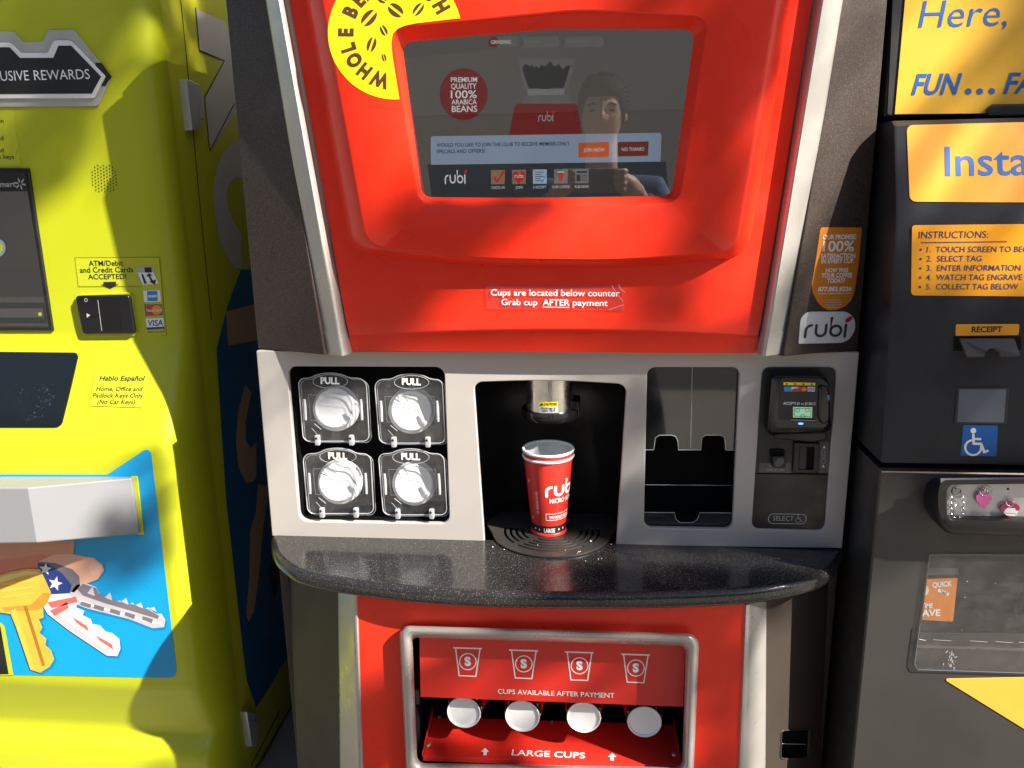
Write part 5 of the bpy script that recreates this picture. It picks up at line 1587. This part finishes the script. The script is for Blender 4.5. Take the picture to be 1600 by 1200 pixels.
for nm, lab, hx, hy, ww_, hh_, m_, ry_ in (('pet_tag', 'plain bright pink heart tag hanging in the display case', 1537, 783.5, 25, 26, 'pink', 766), ('pet_tag', 'magenta heart tag with white emblem hanging in the display case', 1578, 799.5, 31, 26, 'magenta', 782)):
    t = thing(nm, lab, 'pet tag', P(hx, hy, TGY), TGN)
    hb = MB().add(flat(TG, heart(hx, hy, ww_, hh_), 0.0015, 0.0008, 0.0004), m_)
    hb.add(flat(TG, ell(hx - 1 if m_ == 'pink' else hx, hy - hh_ / 2 - 0.5, 3.6), 0.0014, 0.0006, 0.0003), m_)
    if m_ == 'magenta':
        hb.add(flat(TG, [(1570, 796), (1574, 792.5), (1586, 794), (1586, 797), (1591, 798), (1589, 802), (1568, 800.5)], 0, 0.0012), 'white')
        hb.add(flat(TG, [(1568, 801.5), (1590, 803), (1584, 806), (1573, 805)], 0, 0.0012), 'white')
    hb.build('heart_plate', t, smooth=30)
    MB().add(tube(ringpts(hx, ry_ + (2 if m_ == 'pink' else 3), 6, 0.3), 0.0008, 5, True), 'chrome').build('split_ring', t, smooth=40)
    if m_ == 'pink':
        MB().add(tube(ringpts(hx + 7, ry_, 5.5, 0.4), 0.0008, 5, True), 'chrome').build('split_ring', t, smooth=40)
# clear flap and leaflet
FPn = PY(-0.1155)
flp = [(1452.5, 866), (1800, 866), (1800, 1058), (1434, 1046.5), (1429, 1038), (1437, 978)]
mb = MB().add(flat(FPn, flp, 0.003, 0, 0.0008), 'flapclear')
mb.add(tube([FPn.at(*p, 0.0002) for p in ((1437, 978), (1429, 1038), (1434, 1046.5), (1800, 1058))], 0.0006, 6), 'greypanel')
for x0_, x1_ in ((1436, 1446), (1458, 1487), (1516, 1543), (1555, 1583), (1592, 1622)):  # highlights along the flap's slots, put in as thin grey bars
    mb.add(tube([FPn.at(x0_, 999 + (x0_ - 1440) * 0.03, 0.001), FPn.at(x1_, 1001 + (x0_ - 1440) * 0.03, 0.001)], 0.0005, 6), 'greypanel')
mb.add(loft([[FPn.at(1433, 1004, 0.0002), FPn.at(1700, 1012, 0.0002)], [FPn.at(1433, 1008, 0.004), FPn.at(1700, 1016, 0.004)], [FPn.at(1432, 1012, 0.0002), FPn.at(1700, 1020, 0.0002)]], False), 'flapclear')
random.seed(9)
for j in range(26):
    x, y = 1486 + random.gauss(0, 5), 1015 + j * 1.1
    mb.add(stroke(FPn, [(x, y), (x + random.uniform(-2, 2), y + random.uniform(1, 4))], random.uniform(0.5, 1.5), h=0.0008), 'clearedge')
for j in range(4):
    x, y = random.uniform(1445, 1600), random.uniform(868, 1042)
    mb.add(flat(FPn, ell(x, y, random.uniform(0.4, 0.9), None, 7), 0, 0.0008), 'labelprint')
mb.build('clear_flap', lowo, recalc=False, smooth=30)
LFp = PY(-0.092)
lf = MB().add(flat(LFp, rounded([(1428, 905.5), (1496, 903), (1489, 971), (1420, 967)], 2, 3), 0.0006, 0.0006), 'orange')
lf.add(text(LFp, 'QUICK', (1457, 918), (1487.5, 915.5), 7.5, 0.0010, 0.03), 'white')
lf.add(flat(LFp, rounded([(1466, 919), (1483, 926), (1481, 931), (1464, 924)], 2, 3), 0, 0.0010), 'white').add(text(LFp, 'TAG', (1468, 926), (1479, 929.5), 4, 0.0013, 0.02), 'ink')
lf.add(text(LFp, 'TIME', (1440, 950), (1457, 950), 7, 0.0010, 0.03), 'white').add(text(LFp, 'SAVE', (1434, 963), (1469, 962), 9.5, 0.0010, 0.03), 'white')
lf.add(flat(LFp, ell(1444, 922, 7, 8, 20), 0, 0.0010), 'greyprint')
lf = lf.build('leaflet', None, origin=P(1465, 970, -0.092), recalc=False, smooth=0)
tag(lf, 'orange leaflet standing behind the clear flap of the black machine', 'leaflet')
MB().add(flat(LFp, [(1430, 888), (1498, 887.5), (1497, 897.5), (1430, 898)], 0.002, 0.001, 0.0005), 'greypanel').build('leaflet_clip', lowo, smooth=20)
mb = MB().add(flat(LB, rounded([(1473, 1060), (1800, 1054), (1800, 1262)], [9, 1, 1], 6), 0.0012, 0.0014, 0.0003), 'amberpale')
mb.build('lower_sign', lowo, recalc=False, smooth=0)
# ================================================================ what lies behind the camera
bl = thing('shop_building', 'long two-tone stucco shop building across the car park, seen only as a reflection', 'building', (0, -16, 0))
MB().add(box(-22, 22, -20, -14.0, 2.75, 6.5), 'stucco').build('upper_wall', bl, smooth=0)
MB().add(box(-22, 22, -20, -14.05, 0.0, 2.75), 'stuccolow').build('lower_wall', bl, smooth=0)
MB().add(box(-22.3, 22.3, -20, -13.7, 6.5, 6.8), 'stuccolow').build('roof_edge', bl, smooth=0)

# ---- street tree whose crown dapples the machines
def inside(p, poly):
    x, y = p
    c = False
    for i in range(len(poly)):
        x0, y0 = poly[i - 1]
        x1, y1 = poly[i]
        if (y0 > y) != (y1 > y) and x < (x1 - x0) * (y - y0) / (y1 - y0) + x0:
            c = not c
    return c
SHADE = [  # (depth of the shaded surface, outline of the shade on it)
    (0.19, 1.0, [(-80, -140), (320, -140), (320, 190), (170, 235), (70, 320), (-80, 390)]),
    (0.45, 2.2, [(280, -90), (450, -90), (450, 270), (290, 260)]),
    (-0.12, [(890, 866), (1330, 860), (1330, 930), (1100, 950), (900, 950)]),
    (-0.15, [(1090, 925), (1175, 925), (1165, 1240), (1085, 1240), (1090, 1010)]),
    (-0.15, [(840, 925), (1100, 925), (1100, 985), (880, 980)]),
    (0.26, [(225, -200), (460, -200), (460, 260), (240, 260)]),
    (-0.086, [(1010, -130), (1330, -130), (1330, 60), (1240, 80), (1180, 118), (1160, 200), (1120, 260), (1080, 130), (1050, 40), (1000, 15)]),
    (-0.07, [(1080, 110), (1160, 120), (1145, 380), (1130, 500), (1040, 490), (1065, 330)]),
    (-0.07, [(600, 312), (880, 312), (800, 372), (720, 445), (655, 505), (575, 520), (575, 420), (590, 340)]),
    (0.0, [(962, 590), (1060, 590), (1050, 650), (962, 690)]),
    (0.0, [(955, 750), (1180, 740), (1180, 862), (955, 862)]),
    (-0.15, 0.30, [(820, 925), (1175, 925), (1165, 1000), (1150, 1140), (1000, 1145), (870, 1130), (700, 1045), (690, 985)]),
    (-0.14, [(470, 1075), (600, 1050), (690, 1050), (860, 1150), (800, 1240), (470, 1240)]),
    (0.02, [(1620, -140), (1950, -140), (1950, 480), (1560, 480), (1545, 320), (1520, 185), (1560, 90)]),
    (-0.10, [(1375, 340), (1480, 400), (1530, 470), (1950, 470), (1950, 860), (1450, 860), (1340, 850)]),
    (0.11, [(110, 850), (220, 805), (228, 705), (245, 740), (262, 870), (200, 900), (120, 885)]),
]
random.seed(21)
tr = thing('street_tree', 'leafy street tree on the right whose crown throws dappled shade on the machines', 'tree', (6.4, -2.0, 0.12))
crown = MB()
lv, lf = [], []
cents = []
def leaf(c, s):
    a = V((random.gauss(0, 1), random.gauss(0, 1), random.gauss(0, 1))) + SUN * 0.6
    a.normalize()
    b = a.orthogonal().normalized()
    b.rotate(Matrix.Rotation(random.uniform(0, 6.28), 3, a))
    d = a.cross(b)
    o = len(lv)
    lv.extend([c - b * s, c + d * s * 0.45, c + b * s, c - d * s * 0.45])
    lf.append((o, o + 1, o + 2, o + 3))
for ent in SHADE:
    Y, poly = ent[0], ent[-1]
    dens = ent[1] if len(ent) == 3 else 1.0
    xs = [p[0] for p in poly]
    ys = [p[1] for p in poly]
    x0, x1, y0, y1 = min(xs), max(xs), min(ys), max(ys)
    a = P(x0, y0, Y)
    b = P(x1, y1, Y)
    area = abs((b.x - a.x) * (b.z - a.z))
    n_ = int((area * 0.40 * 2300 + 30) * dens)
    cs = V()
    k = 0
    for _ in range(n_):
        q = (random.uniform(x0, x1), random.uniform(y0, y1))
        if inside(q, poly):
            c = P(*q, Y) + SUN * random.uniform(5.6, 7.4)
            leaf(c, random.uniform(0.035, 0.06))
            cs += c
            k += 1
    if k:
        cents.append(cs / k)
# the rest of the crown, kept clear of the gaps the sun comes through
cc = sum(cents, V()) / len(cents)
for _ in range(5200):
    d = V((random.gauss(0, 1), random.gauss(0, 1), random.gauss(0, 1))).normalized() * random.uniform(0.3, 1.0) ** 0.5
    c = cc + V((d.x * 2.6, d.y * 2.0, d.z * 1.6)) + V((0.9, -0.6, 0.9))
    hit = c - SUN * ((c.y - 0.0) / SUN.y)
    if -1.7 < hit.x < 1.7 and -0.4 < hit.z < 2.6:
        continue
    hit = c - SUN * ((c.y + 1.7) / SUN.y)
    if -0.8 < hit.x < 1.0 and 0.8 < hit.z < 2.3:
        continue
    leaf(c, random.uniform(0.05, 0.10))
crown.add((lv, lf), 'leaf')
crown.build('crown', tr, recalc=False, smooth=0)
tk = MB()
base_ = V((6.4, -2.0, 0.10))
fork = V((6.1, -2.15, 6.6))
tk.add(tube([base_, V((6.45, -2.0, 1.5)), V((6.36, -2.05, 3.6)), V((6.2, -2.1, 5.4)), fork], [0.17, 0.14, 0.12, 0.09, 0.06], 12), 'bark')
for c in cents:
    m_ = fork.lerp(c, 0.5) + V((0.05, -0.05, 0.12))
    tk.add(tube([fork, m_, c + SUN * 0.3], [0.03, 0.012, 0.006], 7), 'bark')
tk.build('trunk', tr, smooth=50)

# ---- the photographer, seen in the screen glass
HC = V((0.106, -1.75, 1.775))
pr = thing('person', 'dark-haired person in a blue shirt taking the picture, mirrored in the screen', 'person', (0.10, -1.80, 0.12))
def head_raw():
    n_, m_ = 40, 30
    rings = []
    for j in range(m_ + 1):
        th = math.pi * j / m_
        z = math.cos(th)
        r_ = []
        for i in range(n_):
            ph = 2 * math.pi * i / n_              # ph = 90 deg faces +Y, the machine
            x, y = math.sin(th) * math.cos(ph), math.sin(th) * math.sin(ph)
            w_ = 0.076 * (1 - 0.24 * max(0, -z) ** 1.4)
            d_ = 0.096 * (1 - 0.10 * max(0, -z))
            X, Y, Z = x * w_, y * d_, z * 0.122
            if y > 0:
                fx = X / 0.076
                zz_ = Z / 0.122
                Y += 0.022 * math.exp(-(fx / 0.16) ** 2 - ((zz_ + 0.16) / 0.17) ** 2)          # nose
                Y += 0.010 * math.exp(-(fx / 0.13) ** 2 - ((zz_ - 0.05) / 0.2) ** 2)
                for s in (-1, 1):
                    Y -= 0.010 * math.exp(-((fx - s * 0.42) / 0.2) ** 2 - ((zz_ - 0.03) / 0.10) ** 2)   # eye sockets
                Y += 0.006 * math.exp(-(fx / 0.6) ** 2 - ((zz_ - 0.20) / 0.08) ** 2)            # brow
                Y += 0.006 * math.exp(-(fx / 0.3) ** 2 - ((zz_ + 0.48) / 0.06) ** 2)            # lips
                Y += 0.010 * math.exp(-(fx / 0.4) ** 2 - ((zz_ + 0.82) / 0.15) ** 2)            # chin
            r_.append(HC + V((X, Y, Z)))
        rings.append(r_)
    return loft(rings)
bd = MB().add(head_raw(), 'skin')
for s in (-1, 1):
    bd.add(lathe(HC + V((s * 0.074, -0.008, -0.012)), [(0, 0.016), (0.012, 0.014), (0.019, 0.008), (0.017, 0.0), (0.008, -0.006)], (s, 0.35, 0.15), 14), 'skin')
bd.add(tube([HC + V((0, -0.02, -0.06)), HC + V((0, -0.025, -0.12)), HC + V((0, -0.04, -0.20)), HC + V((0, -0.05, -0.26))], [0.055, 0.055, 0.060, 0.075], 18), 'skin')
def cf(x, y, z):
    """a point in the hand-held phone's frame: right, up, towards the machine"""
    return CAM + RT * x + UP * y + FW * z
for s in (-1, 1):
    wr_ = cf(s * 0.130, -0.050, -0.075)
    palm = cf(s * 0.098, -0.018, -0.035)
    bd.add(tube([wr_ + V((s * 0.03, -0.05, -0.06)), wr_, palm.lerp(wr_, 0.4), palm, cf(s * 0.088, 0.004, -0.022)], [0.030, 0.026, 0.034, 0.036, 0.022], 14), 'skin')
    for k in range(4):
        y0 = 0.030 - 0.019 * k
        L_ = (0.9, 1.0, 0.95, 0.8)[k]
        bd.add(tube([cf(s * 0.094, y0 - 0.008, -0.030), cf(s * 0.098, y0, -0.010), cf(s * (0.092), y0 + 0.002, 0.0045), cf(s * (0.092 - 0.020 * L_), y0 + 0.003, 0.008), cf(s * (0.092 - 0.034 * L_), y0 + 0.003, 0.0075)], [0.0095, 0.0092, 0.0088, 0.0082, 0.006], 10), 'skin')
    bd.add(tube([cf(s * 0.100, -0.030, -0.040), cf(s * 0.085, -0.030, -0.026), cf(s * 0.064, -0.020, -0.020), cf(s * 0.046, -0.010, -0.019)], [0.013, 0.012, 0.010, 0.007], 10), 'skin')
    bd.add(tube([wr_ + V((s * 0.03, -0.05, -0.06)), V((s * 0.29 + 0.10, -1.74, 1.24)), V((s * 0.20 + 0.10, -1.80, 1.49)), V((0.10, -1.80, 1.50)), HC + V((0, -0.04, -0.20))], [0.03, 0.04, 0.05, 0.06, 0.05], 12), 'skin')
def remesh(mbx, vox, name, m_):
    me = bpy.data.meshes.new(name)
    me.from_pydata(mbx.v, [], mbx.f)
    bm = bmesh.new()
    bm.from_mesh(me)
    bmesh.ops.holes_fill(bm, edges=[e for e in bm.edges if e.is_boundary], sides=0)
    bmesh.ops.recalc_face_normals(bm, faces=bm.faces[:])
    bm.to_mesh(me)
    bm.free()
    o = bpy.data.objects.new(name, me)
    COL.objects.link(o)
    r_ = o.modifiers.new('r', 'REMESH')
    r_.mode = 'VOXEL'
    r_.voxel_size = vox
    sm = o.modifiers.new('s', 'SMOOTH')
    sm.iterations = 3
    sm.factor = 0.5
    dg = bpy.context.evaluated_depsgraph_get()
    e = o.evaluated_get(dg)
    m = e.to_mesh()
    raw = ([v.co.copy() for v in m.vertices], [tuple(p.vertices) for p in m.polygons])
    e.to_mesh_clear()
    bpy.data.objects.remove(o)
    return MB().add(raw, m_).build(name, pr, smooth=180)
remesh(bd, 0.0035, 'body', 'skin')
# eyes, brows
for s in (-1, 1):
    eb = MB()
    eb.add(tube([HC + V((s * 0.016, 0.090, 0.022)), HC + V((s * 0.032, 0.089, 0.027)), HC + V((s * 0.048, 0.078, 0.022))], [0.004, 0.0045, 0.003], 8), 'hair')
    eb.build('eyebrow', pr, smooth=60)
    eb = MB()
    eb.add(tube([HC + V((s * 0.020, 0.084, 0.003)), HC + V((s * 0.032, 0.083, 0.005)), HC + V((s * 0.044, 0.075, 0.002))], [0.002, 0.0035, 0.002], 8), 'hair')
    eb.build('eye', pr, smooth=60)
# hair cap
rings = []
for j in range(18):
    th = math.pi * 0.60 * j / 17
    r_ = []
    for i in range(44):
        ph = 2 * math.pi * i / 44
        front = max(0, math.sin(ph))
        fs_ = min(1, max(0, (front - 0.30) / 0.45))
        tt = th * (1 - 0.40 * fs_ * fs_ * (3 - 2 * fs_))
        x, y, z = math.sin(tt) * math.cos(ph), math.sin(tt) * math.sin(ph), math.cos(tt)
        k = 1.0 + 0.03 * noise.noise(V((x, y, z)) * 9) + 0.10 * (1 - j / 17) ** 0.5
        if j == 17:
            k = 0.97
        bx_ = 1 + 0.10 * math.sin(2 * min(tt, math.pi / 2)) ** 2
        r_.append(HC + V((x * 0.082 * k * bx_, y * 0.101 * k * bx_ - 0.003, z * 0.114 * k * bx_)))
    rings.append(r_)
hm = MB().add(loft(rings), 'hair')
random.seed(4)
for _ in range(1500):
    j, i = random.randrange(0, 17), random.randrange(44)
    p = rings[j][i]
    d = (p - HC + V((random.gauss(0, 0.02), random.gauss(0, 0.02) + 0.015, 0.02))).normalized()
    sd = d.cross(V((random.gauss(0, 1), random.gauss(0, 1), random.gauss(0, 1)))).normalized()
    L_ = random.uniform(0.008, 0.02)
    tip = p + (d * 0.45 + V((0.15, 0.45 if p.z > HC.z + 0.06 else -0.1, 0.25 if j < 8 else -0.6)) * 0.7).normalized() * L_
    hm.add(([p - sd * 0.0018 - d * 0.002, p + sd * 0.0018 - d * 0.002, tip], [(0, 1, 2)]), 'hair')
hm.build('hair', pr, recalc=False, smooth=60)
# clothes grown on a skeleton
def grown(joints, edges, root, m_, name):
    me = bpy.data.meshes.new(name)
    me.from_pydata([V(j[0]) for j in joints], edges, [])
    o = bpy.data.objects.new(name, me)
    COL.objects.link(o)
    sk = o.modifiers.new('s', 'SKIN')
    for i, (j, d) in enumerate(zip(joints, me.skin_vertices[0].data)):
        d.radius = (j[1], j[2] if len(j) > 2 else j[1])
        d.use_root = i == root
    ss = o.modifiers.new('u', 'SUBSURF')
    ss.levels = ss.render_levels = 2
    dg = bpy.context.evaluated_depsgraph_get()
    e = o.evaluated_get(dg)
    m = e.to_mesh()
    raw = ([v.co.copy() for v in m.vertices], [tuple(p.vertices) for p in m.polygons])
    e.to_mesh_clear()
    bpy.data.objects.remove(o)
    return MB().add(raw, m_).build(name, pr, smooth=180)
sh = lambda s: [((s * 0.20 + 0.10, -1.80, 1.50), 0.075), ((s * 0.29 + 0.10, -1.74, 1.24), 0.055), (tuple(cf(s * 0.150, -0.075, -0.11)), 0.042)]
J = [((0.10, -1.80, 1.02), 0.17, 0.12), ((0.10, -1.80, 1.22), 0.17, 0.12), ((0.10, -1.80, 1.40), 0.18, 0.12), ((0.10, -1.80, 1.53), 0.10, 0.08)] + sh(-1) + sh(1)
grown(J, [(0, 1), (1, 2), (2, 3), (2, 4), (4, 5), (5, 6), (2, 7), (7, 8), (8, 9)], 0, 'shirt', 'shirt')
J = [((0.10, -1.80, 1.04), 0.16, 0.12)]
E_ = []
for s in (-1, 1):
    o0 = len(J)
    J += [((0.10 + s * 0.11, -1.80, 0.93), 0.10), ((0.10 + s * 0.20, -1.76, 0.62), 0.075), ((0.10 + s * 0.25, -1.80, 0.22), 0.055), ((0.10 + s * 0.26, -1.68, 0.160), 0.045)]
    E_ += [(0, o0), (o0, o0 + 1), (o0 + 1, o0 + 2), (o0 + 2, o0 + 3)]
grown(J, E_, 0, 'trousers', 'trousers')
# the phone in both hands, just behind the point the picture is taken from
ph_ = [[cf(x * k, y * k, z) for x, y in rounded([(-0.078, -0.038), (0.078, -0.038), (0.078, 0.038), (-0.078, 0.038)], 0.008, 4)] for z, k in ((-0.0125, 0.98), (-0.0115, 1.0), (-0.0050, 1.0), (-0.0040, 0.98))]
po_ = MB().add(loft(ph_, True, True, True), 'phone').build('phone', None, origin=cf(0, 0, -0.008), smooth=40)
tag(po_, 'grey phone held sideways in both hands, mirrored in the screen', 'phone')

for o in list(bpy.data.objects):
    if 'org' in o:
        del o['org']
